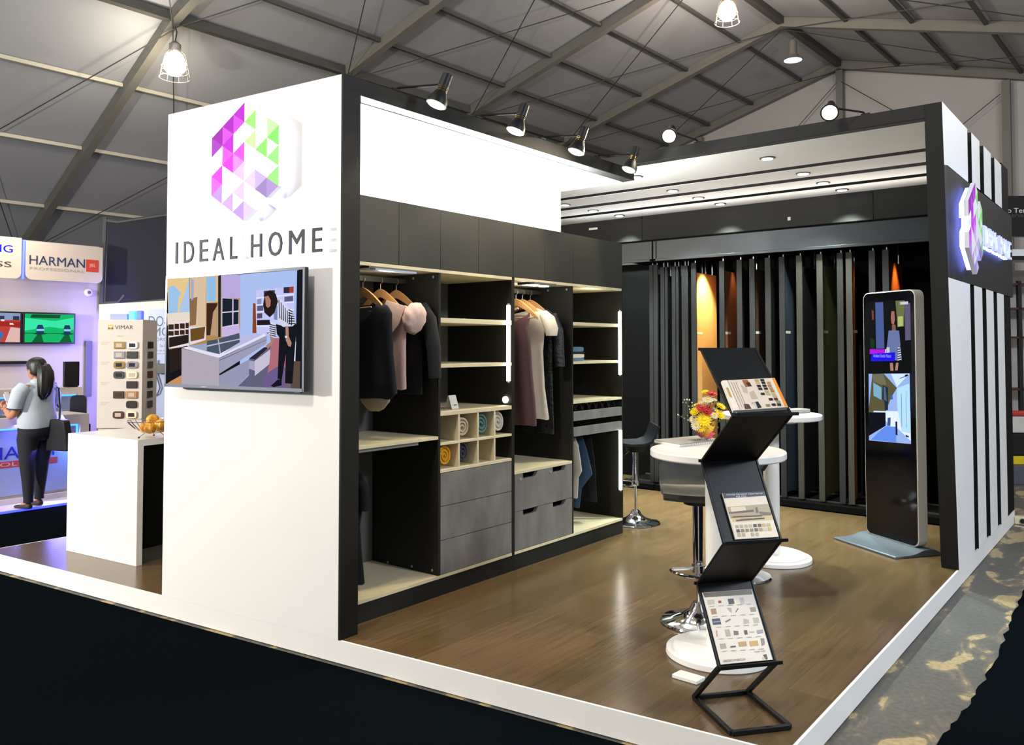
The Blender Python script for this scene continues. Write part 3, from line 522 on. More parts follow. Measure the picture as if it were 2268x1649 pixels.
MB().lathe(c, [(.2, -.06), (.215, -.05), (.12, .03), (.085, .10), (.085, .34), (.06, .38)], 24).build('lamp_shade', 'tent_alu', t)
MB().lathe(c, [(.19, -.062), (.19, -.052)], 24).build('diffuser', 'lamp_cool', t)
MB().tube([c + V(0, 0, .38), c + V(.04, 0, .5), c + V(0, 0, .62)], .01, 6).build('cord', 'cable', t)
# ================================================================ SIGN WALL: logo, lettering, television
LW, LL = .0927, .1125
def logo(o, U, face, N, name, label, s=1.0, depth=.07, ridx=None, led='halo_led', soft=False):
    """o = top vertex of the hexagon on the wall; U to the right, N out of the wall"""
    U = Vector(U).normalized() * s * face; N = Vector(N).normalized(); Z = V(0, 0, s)
    t = thing(name, label, 'sign', o + Z * (-6 * LL))
    def P(i, k): return ((i - 3) * LW, -k * LL / 2)
    MB().prism([P(*p) for p in LOGO_OUT], o + N * (depth - .028), U, Z, N * .028).build('acrylic_plate', 'acrylic_white', t)
    m = MB()
    for c, tri in LOGO:
        m.cur = c; m.poly([P(*p) for p in tri], o + N * (depth + .0006), U, Z)
    m.build('coloured_triangles', 'print_gloss', t, smooth=0)
    cx = sum(P(*p)[0] for p in LOGO_OUT) / len(LOGO_OUT); cy = -3 * LL
    def shr(p, k): return ((p[0] - cx) * k + cx, (p[1] - cy) * k + cy)
    q = [shr(P(*p), .90) for p in LOGO_OUT]
    m = MB(); m.loft([[o + U * p[0] + Z * p[1] + N * d for p in q] for d in (.012, depth - .034)])
    m.build('light_box', led, t)
    return t
ND = -SN
logo(SP(-.672, 0, 2.857), SD, 1, ND, 'logo_sign', 'backlit hexagon logo of purple and green triangles on the white wall', .98)
t = thing('wall_lettering', 'dark raised backlit letters in one row above the large television on the white wall', 'sign', SP(-.70, -.05, 1.99))
for ch, a, b_ in (('I', -1.299, -1.282), ('D', -1.223, -1.133), ('E', -1.079, -1.009), ('A', -.964, -.868), ('L', -.817, -.759), ('H', -.643, -.558), ('O', -.504, -.399), ('M', -.346, -.234), ('E', -.174, -.105)):
    e = .003 if ch == 'O' else 0
    L_ = text(ch, SP(a, -.035, 1.992 - e), SD * (b_ - a), V(0, 0, .127 + 2 * e), ND, 'sign_letter', t, 'letter', .008)
    text(ch, SP(a + .003, -.012, 1.995 - e), SD * (b_ - a - .006), V(0, 0, .121 + 2 * e), ND, 'halo_led', L_, 'light_strip', .02)
# television
t = thing('television', 'flat screen television playing a wardrobe showroom scene, hung on the white wall', 'television', SP(-.76, -.05, 1.26))
u0, u1, z0, z1 = -1.333, -.19, 1.262, 1.915
MB().pbox(SP(u0, -.078, z0), SD * (u1 - u0), SN * .03, (0, 0, z1 - z0)).build('casing', 'black_plastic', t, bevel=.003)
MB().pbox(SP(u0 + .12, -.048, z0 + .1), SD * (u1 - u0 - .24), SN * .035, (0, 0, z1 - z0 - .2)).build('back_cover', 'black_plastic', t, bevel=.006)
MB().pbox(SP(-.9, -.0125, 1.4), SD * .4, SN * .012, (0, 0, .35)).build('wall_bracket', 'black_metal', t)
m = MB()
for a in ((u0, u1, z0, z0 + .018), (u0, u1, z1 - .014, z1), (u0, u0 + .012, z0, z1), (u1 - .012, u1, z0, z1)):
    m.pbox(SP(a[0], -.0805, a[2]), SD * (a[1] - a[0]), SN * .003, (0, 0, a[3] - a[2]))
m.build('bezel', 'chrome', t)
m = MB(); m.cur = '101018'
m.pbox(SP(u0 + .012, -.0792, z0 + .018), SD * (u1 - u0 - .024), SN * .001, (0, 0, z1 - z0 - .032))
pic(m, PIC_TV, SP(u0 + .012, -.0794, z0 + .018), SD * (u1 - u0 - .024), (0, 0, z1 - z0 - .032), ND, .00003)
m.build('screen', 'screen_glow', t, smooth=0)
MB().pbox(SP(-.26, -.075, z0 - .006), SD * .04, SN * .02, (0, 0, .007)).build('sensor', 'black_plastic', t)
MB().tube([SP(-1.0, -.0795, z0 + .008), SP(-.96, -.0795, z0 + .008)], .0015, 4).build('maker_badge', 'paper', t)
# second logo and lettering on the right wall
logo(V(XR, 6.60, 2.665), V(0, -1, 0), -1, V(1, 0, 0), 'logo_sign', 'backlit hexagon logo seen edge-on on the black side wall', .97, .075, led='halo_led_blue')
t = thing('wall_lettering', 'glowing white raised letters on the black side wall beside the edge-on logo', 'sign', (XR, 7.6, 2.25))
yy = 6.98
for ch in 'IDEAL HOME':
    if ch == ' ': yy += .07; continue
    w = {'I': .03, 'M': .15, 'O': .15}.get(ch, .115)
    L_ = text(ch, (XR + .05, yy, 2.255), (0, w, 0), (0, 0, .15), (1, 0, 0), 'letter_white', t, 'letter', .022)
    text(ch, (XR + .008, yy + .004, 2.259), (0, w - .008, 0), (0, 0, .142), (1, 0, 0), 'halo_led_blue', L_, 'light_strip', .03)
    yy += w + .035

# ================================================================ WARDROBES
XF, XB = -3.444, -4.03
def wardrobe(y0, ys, mid, label, kind):
    """y0.. outer left side, ys = door seams (last = outer right side), mid = partition"""
    y1 = ys[-1]
    t = thing('wardrobe', label, 'wardrobe', ((XF + XB) / 2, (y0 + y1) / 2, 0))
    MB().box(XB, XF - .004, y0, y1, .001, .104).build('plinth', 'charcoal', t)
    for y in (y0, y1 - .014): MB().box(XB, XF, y, y + .014, .1045, 2.333).build('side_panel', 'charcoal', t)
    MB().box(XB, XF, mid, mid + .018, .124, 1.9455).build('partition', 'charcoal', t)
    MB().box(XB - .008, XB, y0, y1, .1, 2.333).build('back_panel', 'back_grey' if kind == 0 else 'charcoal', t)
    MB().box(XB, XF, y0 + .0145, y1 - .0145, 2.318, 2.333).build('top_panel', 'charcoal', t)
    MB().box(XB, XF + .002, y0 + .0145, y1 - .0145, .105, .123).build('base_board', 'pale_edge', t)
    MB().box(XB, XF + .002, y0 + .0145, y1 - .0145, 1.946, 1.965).build('top_shelf', 'pale_edge', t)
    a = y0
    for y in ys:
        MB().box(XF - .018, XF + .001, a + .0015, y - .0015, 1.967, 2.331).build('flap_door', 'door_grey', t, bevel=.001)
        a = y
    for x, z in ((-3.488, 1.922), (-3.66, 1.922), (-3.491, .15), (-3.665, .145), (-3.88, .135)):
        MB().cyl((x, mid - .003, z), (x, mid, z), .008, 12).build('screw_cap', 'alu', t)
    return t
def shelf(t, a, b_, z0, z1, x=XF): return MB().box(XB, x, a, b_, z0, z1).build('shelf', 'pale_edge', t, bevel=.0008)
def tube_light(t, y, z0, z1):
    l = MB().cyl((XF + .012, y, z0), (XF + .012, y, z1), .0135, 16).build('tube_light', 'led', t)
    MB().cyl((XF + .012, y, z0 - .012), (XF + .012, y, z0), .008, 10).cyl((XF + .012, y, z1), (XF + .012, y, z1 + .012), .008, 10).build('end_cap', 'alu', l)
def drawer(t, a, b_, z0, z1, cut=False):
    if not cut: MB().box(XF - .03, XF + .001, a + .002, b_ - .002, z0, z1).build('drawer', 'concrete_front', t, bevel=.001); return
    L = b_ - a; pts = [(a + .002, z0), (b_ - .002, z0), (b_ - .002, z1)]
    for f0, f1 in ((.65, .84), (.14, .34)):
        pts += [(a + L * f1 + .03, z1), (a + L * f1 + .012, z1 - .03), (a + L * f1, z1 - .036), (a + L * f0, z1 - .036), (a + L * f0 - .004, z1 - .03), (a + L * f0 - .006, z1)]
    pts += [(a + .002, z1)]
    MB().prism(pts, (XF - .03, 0, 0), (0, 1, 0), (0, 0, 1), (.031, 0, 0)).build('drawer', 'concrete_front', t)
    MB().box(XF - .12, XF - .06, a + .01, b_ - .01, z0, z1 - .004).build('drawer_interior', 'charcoal_deep', t)
def rail(t, a, b_, z=1.905):
    MB().box(-3.738, -3.722, a, b_, z - .017, z + .017).build('hanging_rail', 'alu_dark', t, bevel=.003)
W1 = wardrobe(2.884, (3.269, 3.615, 3.968, 4.323), 3.60, 'dark open wardrobe nearer the white sign wall, with towel cubbies and three grey drawers', 0)
rail(W1, 2.90, 3.60)
shelf(W1, 2.90, 3.60, .938, .957)
MB().box(-3.64, -3.47, 2.98, 3.46, .915, .937).build('light_bar', 'alu', W1, bevel=.003)
MB().box(-3.60, -3.50, 3.0, 3.44, .912, .915).build('light_bar_lens', 'strip_off', W1)
MB().box(-3.60, -3.44, 3.04, 3.40, 1.935, 1.946).build('light_bar', 'back_grey', W1)
MB().box(-3.475, -3.43, 3.08, 3.40, 1.925, 1.9348).build('light_bar_lens', 'strip_off', W1)
for a, b_ in ((1.643, 1.673), (1.369, 1.391), (1.078, 1.102)): shelf(W1, 3.619, 4.309, a, b_)
tube_light(W1, 4.26, 1.269, 1.773)
shelf(W1, 3.619, 4.309, .900, .915); shelf(W1, 3.619, 4.309, .734, .752)
for y in (3.787, 3.967, 4.133): MB().box(XB, XF - .001, y - .007, y + .007, .7525, 1.0775).build('cubby_divider', 'pale_edge', W1)
for a, b_ in ((.126, .326), (.330, .530), (.534, .730)): drawer(W1, 3.620, 4.309, a, b_)
MB().cyl((XF - .05, 4.309, 1.14), (XF - .05, 4.298, 1.14), .022, 20).build('sensor_switch', 'led', W1)
W2 = wardrobe(4.325, (4.688, 5.041, 5.388, 5.745), 5.022, 'dark open wardrobe farther from the sign wall, with two handle-cut grey drawers and light tubes', 1)
rail(W2, 4.342, 5.02)
shelf(W2, 4.340, 5.021, .637, .657)
drawer(W2, 4.340, 5.021, .389, .635, True); drawer(W2, 4.340, 5.021, .127, .386, True)
for y, z in ((4.40, .60), (4.745, .607)): MB().cyl((XF, y, z), (XF + .006, y, z), .011, 12).build('lock', 'alu', W2)
for a, b_ in ((1.655, 1.679), (1.367, 1.387), (1.073, 1.093)): shelf(W2, 5.041, 5.730, a, b_)
for a, b_ in ((.945, 1.013), (.830, .897)): drawer(W2, 5.041, 5.730, a, b_)
m = MB()
for k in range(7):
    m.tube([(XF - .05, 5.09 + .095 * k + .04 * cos(a), 1.016 + .05 * sin(a)) for a in [pi * j / 8 for j in range(9)]], .006, 6)
m.build('tie_holder', 'black_plastic', W2)
tube_light(W2, 5.687, 1.273, 1.778); tube_light(W2, 5.687, .355, .829)
MB().box(-3.56, -3.41, 4.52, 4.78, 1.930, 1.9455).build('light_bar', 'back_grey', W2)
for y in (4.60, 4.71): MB().cyl((-3.47, y, 1.924), (-3.47, y, 1.930), .036, 24).build('spot_lens', 'downlight_glow', W2)
MB().tube([(XF - .25, 5.60, .82), (XF - .23, 5.60, .6), (XF - .2, 5.62, .40)], .0025, 5).build('pull_cord', 'paper', W2)
MB().tube([(-3.73, 5.041, .80), (-3.73, 5.73, .80)], .012, 8).build('hanging_rail', 'alu', W2)
for x, y, p in ((-3.55, 3.25, 4), (-3.6, 4.66, 5), (-3.5, 5.35, 4)):
    light('POINT', 'cabinet_light', (x + .03, y, 1.88), p * .45, (1, .95, .85), .05)

# hangers and clothes --------------------------------------------------------------
def hanger(y, label, x=-3.73, z=1.862, tilt=0, wid=.20):
    t = thing('coat_hanger', label, 'hanger', (x, y, z), 0, None)
    m = MB(); up = []; lo = []
    for k in range(17):
        s = -1 + 2 * k / 16; a = abs(s)
        up.append((s * wid, -.012 - .135 * a ** 1.35 + (0 if a < .9 else -.004)))
        lo.append((s * wid, -.060 - .112 * a ** 1.25 - .004 * (1 - a)))
    poly = up + lo[::-1]
    m.prism(poly, (0, -.007, 0), (1, 0, 0), (0, 0, 1), (0, .014, 0)).build('hanger_arms', 'hanger_wood', t, local=True, bevel=.002)
    MB().tube([(-wid * .86, 0, -.155), (wid * .86, 0, -.155)], .006, 8).build('trouser_bar', 'pale_edge', t, local=True)
    h = [(0, 0, -.02), (0, 0, .012)] + [(.018 * sin(a) - .0, 0, .036 - .0185 * cos(a) + .0) for a in [radians(d) for d in range(0, 250, 25)]]
    MB().tube(h, .0022, 6).build('hook', 'wire', t, local=True)
    t.rotation_euler = (0, 0, tilt)
    return t
H1 = hanger(3.25, 'wooden hanger holding the navy top, nearest the black post')
H2 = hanger(3.39, 'wooden hanger holding the pale pink blouse')
H3 = hanger(3.52, 'wooden hanger holding the black jacket in the first wardrobe')
H4 = hanger(4.718, 'wooden hanger holding the mauve dress')
H5 = hanger(4.795, 'wooden hanger holding the white dress')
H6 = hanger(4.89, 'wooden hanger holding the black lace garment')
def cloth(rows, y, cx=-3.73, n=40, fold=.22, nf=7, ph=0, th=.72, dip=0):
    """rows = (z, xl, xr, thickness) from the top down: a hollow-looking hung garment"""
    rings = []
    for z, xl, xr, tk in rows:
        c_ = (xl + xr) / 2; h = (xr - xl) / 2; r = []
        for k in range(n):
            a = 2 * pi * k / n
            f = 1 + fold * sin(nf * a + ph + z * 2) * min(1, (rows[0][0] - z) * 2.2)
            dz_ = dip * max(0, 1 - (rows[0][0] - z) / .16) * max(0, 1 - abs(cos(a) * h + c_) / .12) ** .6
            r.append((cx + c_ + h * cos(a), y + tk * th * sin(a) * f, z + .004 * sin(5 * a + ph) - dz_))
        rings.append(r)
    return rings
def sleeve(m, p, r, n=16):
    pts = [Vector(q) for q in p]; rs = []
    m.tube(pts, r, n)
t = thing('sleeveless_top', 'navy blue sleeveless top on the hanger beside the black post', 'clothes', (-3.73, 3.25, 1.19))
m = MB().loft(cloth([(1.742, -.19, .19, .012), (1.732, -.225, .215, .03), (1.715, -.235, .23, .04), (1.69, -.245, .25, .05), (1.60, -.245, .25, .06), (1.45, -.26, .262, .065), (1.3, -.28, .285, .07), (1.23, -.29, .295, .07), (1.20, -.29, .25, .06), (1.195, -.29, .2, .05)], 3.25, dip=.085))
m.build('bodice', 'navy_cloth', t)
MB().loft(cloth([(1.22, -.03, .24, .035), (1.18, -.01, .235, .035), (1.14, .04, .19, .03), (1.125, .07, .15, .02)], 3.25, nf=5)).build('sheer_lining', 'sheer_cloth', t)
MB().tube([(-3.93, 3.2, 1.725), (-3.72, 3.195, 1.722), (-3.60, 3.2, 1.728)], .004, 6).build('neck_trim', 'pale_edge', t)
t = thing('puff_sleeve_blouse', 'pale pink blouse with puff sleeve hanging between the dark clothes', 'clothes', (-3.73, 3.40, 1.25))
MB().loft(cloth([(1.738, -.19, .21, .012), (1.73, -.21, .235, .03), (1.69, -.24, .26, .04), (1.62, -.22, .215, .045), (1.5, -.21, .21, .045), (1.35, -.21, .212, .045), (1.245, -.215, .216, .05)], 3.40, ph=1, dip=.07)).build('bodice', 'pink_cloth', t)
m = MB()
for s in (1, -1):
    rings = []
    for i, (q, r) in enumerate(((.0, .025), (.03, .062), (.07, .078), (.11, .07), (.135, .045))):
        c_ = V(-3.73 + s * (.235 + q * .62), 3.40, 1.705 - q * .55)
        rings.append([c_ + V(s * .5 * r * (1 + .04 * sin(9 * a)) * cos(a), r * sin(a) * (1 + .05 * sin(9 * a)), r * 1.1 * cos(a) * (1 + .03 * sin(9 * a))) for a in [2 * pi * k / 36 for k in range(36)]])
    MB().loft(rings).build('puff_sleeve', 'pink_cloth', t, smooth=2.5)
MB().prism([(.09, 1.775), (.25, 1.735), (.20, 1.63), (.12, 1.56), (.09, 1.60), (.03, 1.68)], (-3.73, 3.36, 0), (1, 0, 0), (0, 0, 1), (0, -.006, 0)).build('collar', 'pink_cloth', t, bevel=.002)
t = thing('long_sleeve_jacket', 'black long sleeved jacket hanging against the dark wardrobe partition', 'clothes', (-3.73, 3.53, 1.22))
MB().loft(cloth([(1.772, -.12, .12, .012), (1.75, -.2, .2, .022), (1.71, -.225, .235, .03), (1.5, -.2, .215, .04), (1.21, -.21, .22, .045)], 3.53)).build('body', 'blackcloth', t)
for s in (1, -1):
    MB().tube([(-3.73 + s * .21, 3.53, 1.74), (-3.73 + s * .27, 3.53, 1.66), (-3.73 + s * .32, 3.525, 1.48), (-3.73 + s * .335, 3.52, 1.31)], [.04, .048, .042, .036], 14).build('sleeve', 'blackcloth', t)
t = thing('sheath_dress', 'mauve sleeveless sheath dress hanging in the farther wardrobe', 'clothes', (-3.73, 4.718, .93))
MB().loft(cloth([(1.745, -.13, .10, .01), (1.74, -.15, .125, .02), (1.70, -.17, .13, .03), (1.64, -.14, .105, .035), (1.52, -.14, .135, .04), (1.3, -.16, .15, .045), (1.1, -.18, .175, .05), (.945, -.19, .186, .05), (.93, -.19, .186, .05)], 4.718, fold=.15, dip=.06)).build('dress_body', 'mauve_cloth', t)
MB().tube([(-3.90, 4.68, 1.765), (-3.80, 4.675, 1.735), (-3.68, 4.68, 1.775)], .007, 6).build('neck_trim', 'cream_cloth', t)
t = thing('cap_sleeve_dress', 'white cap sleeved dress hanging beside the mauve dress', 'clothes', (-3.73, 4.80, .97))
MB().loft(cloth([(1.775, -.13, .135, .012), (1.75, -.19, .205, .03), (1.70, -.21, .235, .038), (1.60, -.19, .20, .04), (1.46, -.17, .185, .04), (1.2, -.19, .20, .045), (.99, -.225, .235, .05), (.972, -.225, .235, .05)], 4.80, fold=.3, nf=6, dip=.13)).build('dress_body', 'cream_cloth', t)
for s in (1, -1):
    MB().tube([(-3.73 + s * .19, 4.80, 1.735), (-3.73 + s * .235, 4.80, 1.69), (-3.73 + s * .262, 4.80, 1.62), (-3.73 + s * .262, 4.80, 1.575)], [.035, .05, .05, .04], 14).build('cap_sleeve', 'cream_cloth', t)
t = thing('lace_blouse', 'black lace blouse with long sleeve behind the white dress', 'clothes', (-3.73, 4.895, .85))
MB().loft(cloth([(1.79, -.1, .1, .012), (1.75, -.2, .2, .03), (1.6, -.19, .20, .035), (1.3, -.19, .2, .035), (.86, -.2, .215, .035)], 4.895)).build('body', 'lace_cloth', t)
for s in (1, -1):
    MB().tube([(-3.73 + s * .2, 4.895, 1.73), (-3.73 + s * .25, 4.895, 1.62), (-3.73 + s * .27, 4.895, 1.35)], [.035, .04, .036], 14).build('sleeve', 'lace_cloth', t)
t = thing('long_coat', 'black garment hanging low in the bay behind the black post', 'clothes', (-3.70, 3.2, .13))
MB().loft(cloth([(.76, -.08, .02, .012), (.73, -.15, .04, .03), (.66, -.18, .06, .04), (.55, -.16, .03, .04), (.45, -.15, .008, .04), (.30, -.16, .025, .04), (.13, -.17, .05, .045)], 3.2, cx=-3.70)).build('body', 'blackcloth', t)
MB().tube([(-3.685, 3.2, .715), (-3.655, 3.2, .665), (-3.648, 3.2, .59), (-3.655, 3.2, .555)], [.025, .032, .034, .034], 14).build('sleeve', 'blackcloth', t)
for nm, lb, mt, y, rows in (
    ('folded_trousers', 'cream trousers hanging under the narrow grey drawers', 'cream_cloth', 5.22, [(.80, -.03, .13, .012), (.74, -.04, .16, .03), (.55, -.05, .19, .035), (.50, -.05, .16, .03), (.345, -.04, .15, .03)]),
    ('jeans', 'blue denim jeans hanging beside the cream trousers', 'denim', 5.32, [(.80, -.10, .13, .012), (.7, -.12, .17, .03), (.52, -.12, .22, .04), (.40, -.12, .12, .035), (.25, -.10, .10, .03)]),
    ('trousers', 'dark brown trousers hanging beside the blue jeans', 'blackcloth', 5.43, [(.80, -.10, .14, .012), (.6, -.12, .17, .03), (.29, -.13, .19, .035)])):
    t = thing(nm, lb, 'clothes', (-3.70, y, rows[-1][0]))
    MB().loft(cloth(rows, y, cx=-3.68)).build('trouser_legs', mt, t)
    MB().tube([(-3.80, y, .785), (-3.58, y, .785)], .006, 6).tube([(-3.70, y, .785), (-3.70, y, .812)], .0022, 6).build('clamp_bar', 'wire', t)

# rolled towels --------------------------------------------------------------
def towel(y, z, r, label, m_, sy=1.0, sz=1.0, seed=0, layers=3.0, length=.30):
    rnd = random.Random(seed); o = V(-3.49, y, z + r * sz)
    N_ = 72; pts = []
    for k in range(N_ + 1):
        f = k / N_; a = f * layers * 2 * pi; rr = r * (.12 + .78 * f)
        pts.append(V(0, cos(a) * rr * sy, sin(a) * rr * sz))
    th = r * .78 / layers * .5
    m = MB(); A = []; Bq = []
    for i, p in enumerate(pts):
        d = (pts[min(i + 1, N_)] - pts[max(i - 1, 0)]).normalized(); nn = V(0, -d.z, d.y)
        w = .004 * sin(i * .23 + seed)
        prof = [p + nn * th * .98 + V(-length, 0, 0), p + nn * th * .98 + V(-.012, 0, 0), p + nn * th * .5 + V(w, 0, 0), p - nn * th * .5 + V(w, 0, 0), p - nn * th * .98 + V(-.012, 0, 0), p - nn * th * .98 + V(-length, 0, 0)]
        A.append([q + o for q in prof])
    m.loft(A)
    b = m.build('rolled_towel', m_)
    return tag(b, label, 'towel', 'rolled towels in the cubbies')
towel(3.868, .917, .063, 'cream rolled towel in the upper row of cubbies', 'towel_cream', 1.05, 1.12, 1, 2.6)
towel(4.050, .917, .068, 'teal green rolled towel in the upper row of cubbies', 'towel_teal', 1.0, 1.14, 2, 2.6)
towel(4.222, .917, .070, 'white rolled towel in the upper row beside the light tube', 'towel_white', .98, 1.14, 3, 2.6)
towel(3.706, .754, .067, 'yellow rolled towel in the lower row of cubbies', 'towel_yellow', 1.08, 1.06, 4, 2.6)
towel(3.872, .754, .062, 'dark grey rolled towel in the lower row of cubbies', 'towel_grey', 1.02, 1.18, 5, 2.6)
# card on the cubby top
t = thing('card_stand', 'small white card standing on the shelf above the rolled towels', 'card', (-3.55, 3.875, 1.102))
MB().pbox((-3.545, 3.83, 1.1025), (-.008, .075, 0), (-.003, 0, 0), (-.025, -.005, .085)).build('card_face', 'paper', t)
MB().pbox((-3.60, 3.83, 1.1025), (-.008, .075, 0), (-.003, 0, 0), (.025, -.005, .085)).build('rear_leaf', 'paper', t)
MB().pbox((-3.5465, 3.85, 1.125), (-.003, .03, 0), (.001, 0, 0), (-.001, 0, .005)).build('printed_line', 'back_grey', t)
# folded clothes
z = 1.388
for lb, mt, h, w in (('blue folded jeans, bottom of the stack on the shelf', 'light_denim', .022, .24), ('white folded shirt above the bottom jeans in the stack', 'cream_cloth', .03, .245), ('dark folded shirt in the middle of the stack', 'blackcloth', .016, .25), ('light blue folded jeans on top of the stack', 'light_denim', .038, .23)):
    m = MB(); rings = []
    for i in range(7):
        f = i / 6; rings.append([V(-3.50 - .25 * f, 5.15 + (w / 2) * px_, z + h / 2 + (h / 2) * pz_ * (1 - .1 * abs(f - .5))) for px_, pz_ in [(cos(a) ** 3 if False else max(-1, min(1, 1.3 * cos(a))), max(-1, min(1, 1.25 * sin(a)))) for a in [2 * pi * k / 24 for k in range(24)]]])
    o_ = MB().loft(rings).build('folded_clothes', mt); tag(o_, lb, 'clothes', 'folded clothes on the shelf'); z += h + .0005
# ================================================================ SPOTLIGHTS
def arm_spot(root, neck, aim, label, glow=.9, s=1.0, power=40, beam=70):
    root, neck, aim = map(Vector, (root, neck, aim))
    d = (aim - neck).normalized()
    t = thing('arm_spotlight', label, 'spotlight', root)
    MB().tube([root, root + (neck - root) * .1 + V(0, 0, .02), neck - d * .03], .007, 8).build('arm', 'black_metal', t)
    MB().pbox(root - V(.03, .03, 0), (.06, 0, 0), (0, .06, 0), (0, 0, .012)).build('mount', 'black_metal', t)
    b = MB().lathe(neck, [(.012 * s, -.085 * s), (.026 * s, -.08 * s), (.028 * s, -.02 * s), (.026 * s, .01 * s), (.036 * s, .03 * s), (.05 * s, .06 * s), (.052 * s, .085 * s), (.047 * s, .085 * s)], 24, d).build('lamp_head', 'black_metal', t)
    for k in range(3):
        MB().lathe(neck + d * (-.012 + .012 * k), [(.0275 * s, 0), (.0285 * s, .002), (.0275 * s, .004)], 20, d).build('vent_ring', 'brass', b)
    MB().lathe(neck + d * .080 * s, [(.0, 0), (.044 * s, .001), (.040 * s, .012), (.0, .022 * s)], 24, d).build('bulb', 'lamp_glow', t)
    light('SPOT', 'spot_light', neck + d * .13, power, (1, .86, .62), .03, neck + d * 2, beam, .6)
    return t
for i, (y, lb) in enumerate(((3.26, 'black arm spotlight nearest the corner of the white wall'), (3.965, 'second black arm spotlight from the white wall corner'), (4.635, 'third black arm spotlight from the white wall corner'), (5.34, 'black arm spotlight at the far end of the lintel'))):
    arm_spot((-3.36, y - .12, 2.926), (-3.115, y + .02, 2.925 - .004 * i), (-3.20, y - .12, 2.49), lb, s=1.12, power=26)
arm_spot((-2.86, 5.96, 3.101), (-2.955, 5.66, 3.145), (-2.69, 4.9, 2.67), 'bright arm spotlight on the rear beam, left one', s=1.15, power=120, beam=100)
arm_spot((-1.60, 5.96, 3.101), (-1.748, 5.64, 3.105), (-1.54, 4.85, 2.62), 'bright arm spotlight on the rear beam, right one', s=1.15, power=120, beam=100)
# recessed downlights
DL = [(-2.47, 6.372, 'front slat, middle'), (-3.656, 6.345, 'front slat, left end'), (-2.449, 7.136, 'second slat, right'), (-3.71, 7.14, 'second slat, middle'), (-4.979, 7.136, 'second slat, left'),
      (-2.446, 7.66, 'third slat, right'), (-3.688, 7.653, 'third slat, middle'), (-4.949, 7.643, 'third slat, left'), (-2.414, 8.12, 'rear slat, right'), (-3.663, 8.12, 'rear slat, middle'), (-4.90, 8.12, 'rear slat, left')]
def downlight(x, y, z, lb, r=.055, p=22):
    t = thing('downlight', lb, 'downlight', (x, y, z - .01))
    MB().lathe((x, y, z), [(r * .82, -.002), (r * .84, -.009), (r * 1.12, -.006), (r * 1.14, 0)], 32).build('trim_ring', 'alu_dark', t)
    MB().lathe((x, y, z), [(.0001, -.0125), (r * .8, -.0105), (r * .8, -.006)], 28).build('lens', 'downlight_glow', t)
    if p: light('SPOT', 'down_light', (x, y, z - .04), p, (.86, 1, .95), .04, (x, y, 0), 95, .5)
for x, y, lb in DL: downlight(x, y, 3.006, 'round recessed downlight in the ' + lb, p=260)
for y, lb in ((3.945, 'nearest the sign wall'), (4.70, 'in the middle'), (5.483, 'at the far end')): downlight(-3.77, y, 2.831, 'round recessed downlight in the white soffit, ' + lb, .05, 14)

# ================================================================ REAR DISPLAY: sliding sample boards
def cabinet_front(x0, x1, label, seams=()):
    t = thing('sample_rack', label, 'display rack', ((x0 + x1) / 2, 7.95, 0))
    MB().box(x0, x1, 7.62, 8.30, .012, .062).build('base_frame', 'charcoal_deep', t)
    MB().box(x0, x1, 7.63, 8.30, 2.60, 2.62).build('top_cover', 'charcoal_deep', t)
    f = MB().box(x0 + .003, x1 - .003, 7.63, 7.65, 2.41, 2.60).build('fascia', 'metal_fascia', t)
    g = MB()
    for a in ((x0, x1, 2.388, 2.415), (x0, x0 + .03, 2.39, 2.60), (x1 - .03, x1, 2.39, 2.60)): g.box(a[0], a[1], 7.618, 7.63, a[2], a[3])
    g.build('fascia_rim', 'metal_fascia', t, bevel=.003)
    MB().box(x0, x1, 7.66, 8.29, 2.42, 2.44).build('track', 'charcoal_deep', t)
    for y in (7.76, 8.2): MB().box(x0, x1, y, y + .015, .062, .074).build('floor_track', 'alu_dark', t)
    for x in (x0 + .1, (x0 + x1) / 2, x1 - .1): MB().cyl((x, 7.72, .0005), (x, 7.72, .012), .03, 12).build('foot', 'black_plastic', t)
    return t
cabinet_front(-4.62, -4.205, 'dark sample rack beside the wardrobes, narrower unit with plain side')
cabinet_front(-4.19, -1.34, 'wide dark sample rack with metal fascia along the rear wall')
mat('board_edge', '0f0f0e', .7, 0, noise=.1, scale=8)
mat('board_edge_pale', '2f2b22', .7, 0, noise=.12, scale=3)
mat('board_black', '080808', .5, noise=.1, scale=10)
for nm, c_ in (('board_maple', 'e0b878'), ('board_cherry', '8a5638'), ('board_walnut', '4c3a2a'), ('board_slate', '343c48'), ('board_moss', '6c6a42'), ('board_teak', 'a85c22')):
    mat(nm, c_, .45, noise=.12, scale=2, stretch=(6, 6, .5))
def board(x, label, w=.055, face='board_black', edge='board_edge', z1=2.352, y0=7.70, d=.50, tag_=True):
    t = thing('sample_board', label, 'sample board', (x + w / 2, y0 + d / 2, .075), 0, 'sample boards in the rear rack')
    MB().box(x, x + w, y0, y0 + .02, .076, z1).build('edge_profile', edge, t, bevel=.002)
    MB().box(x + .006, x + w - .006, y0 + .0202, y0 + d, .12, z1 - .10).build('sample_sheet', face, t)
    MB().cyl((x + w / 2, y0 + .05, z1), (x + w / 2, y0 + .05, 2.419), .012, 10).build('pivot', 'chrome', t)
    MB().cyl((x + w / 2, y0 + d - .05, z1 - .10), (x + w / 2, y0 + d - .05, 2.419), .010, 10).build('pivot', 'chrome', t)
    MB().cyl((x + w / 2, y0 + .06, .0745), (x + w / 2, y0 + .06, .12), .01, 10).build('lower_pivot', 'chrome', t)
    if tag_ and face != 'board_black':
        MB().box(x + w - .0058, x + w - .0052, y0 + .03, y0 + .16, 1.62, 1.645).build('name_strip', 'paper', t)
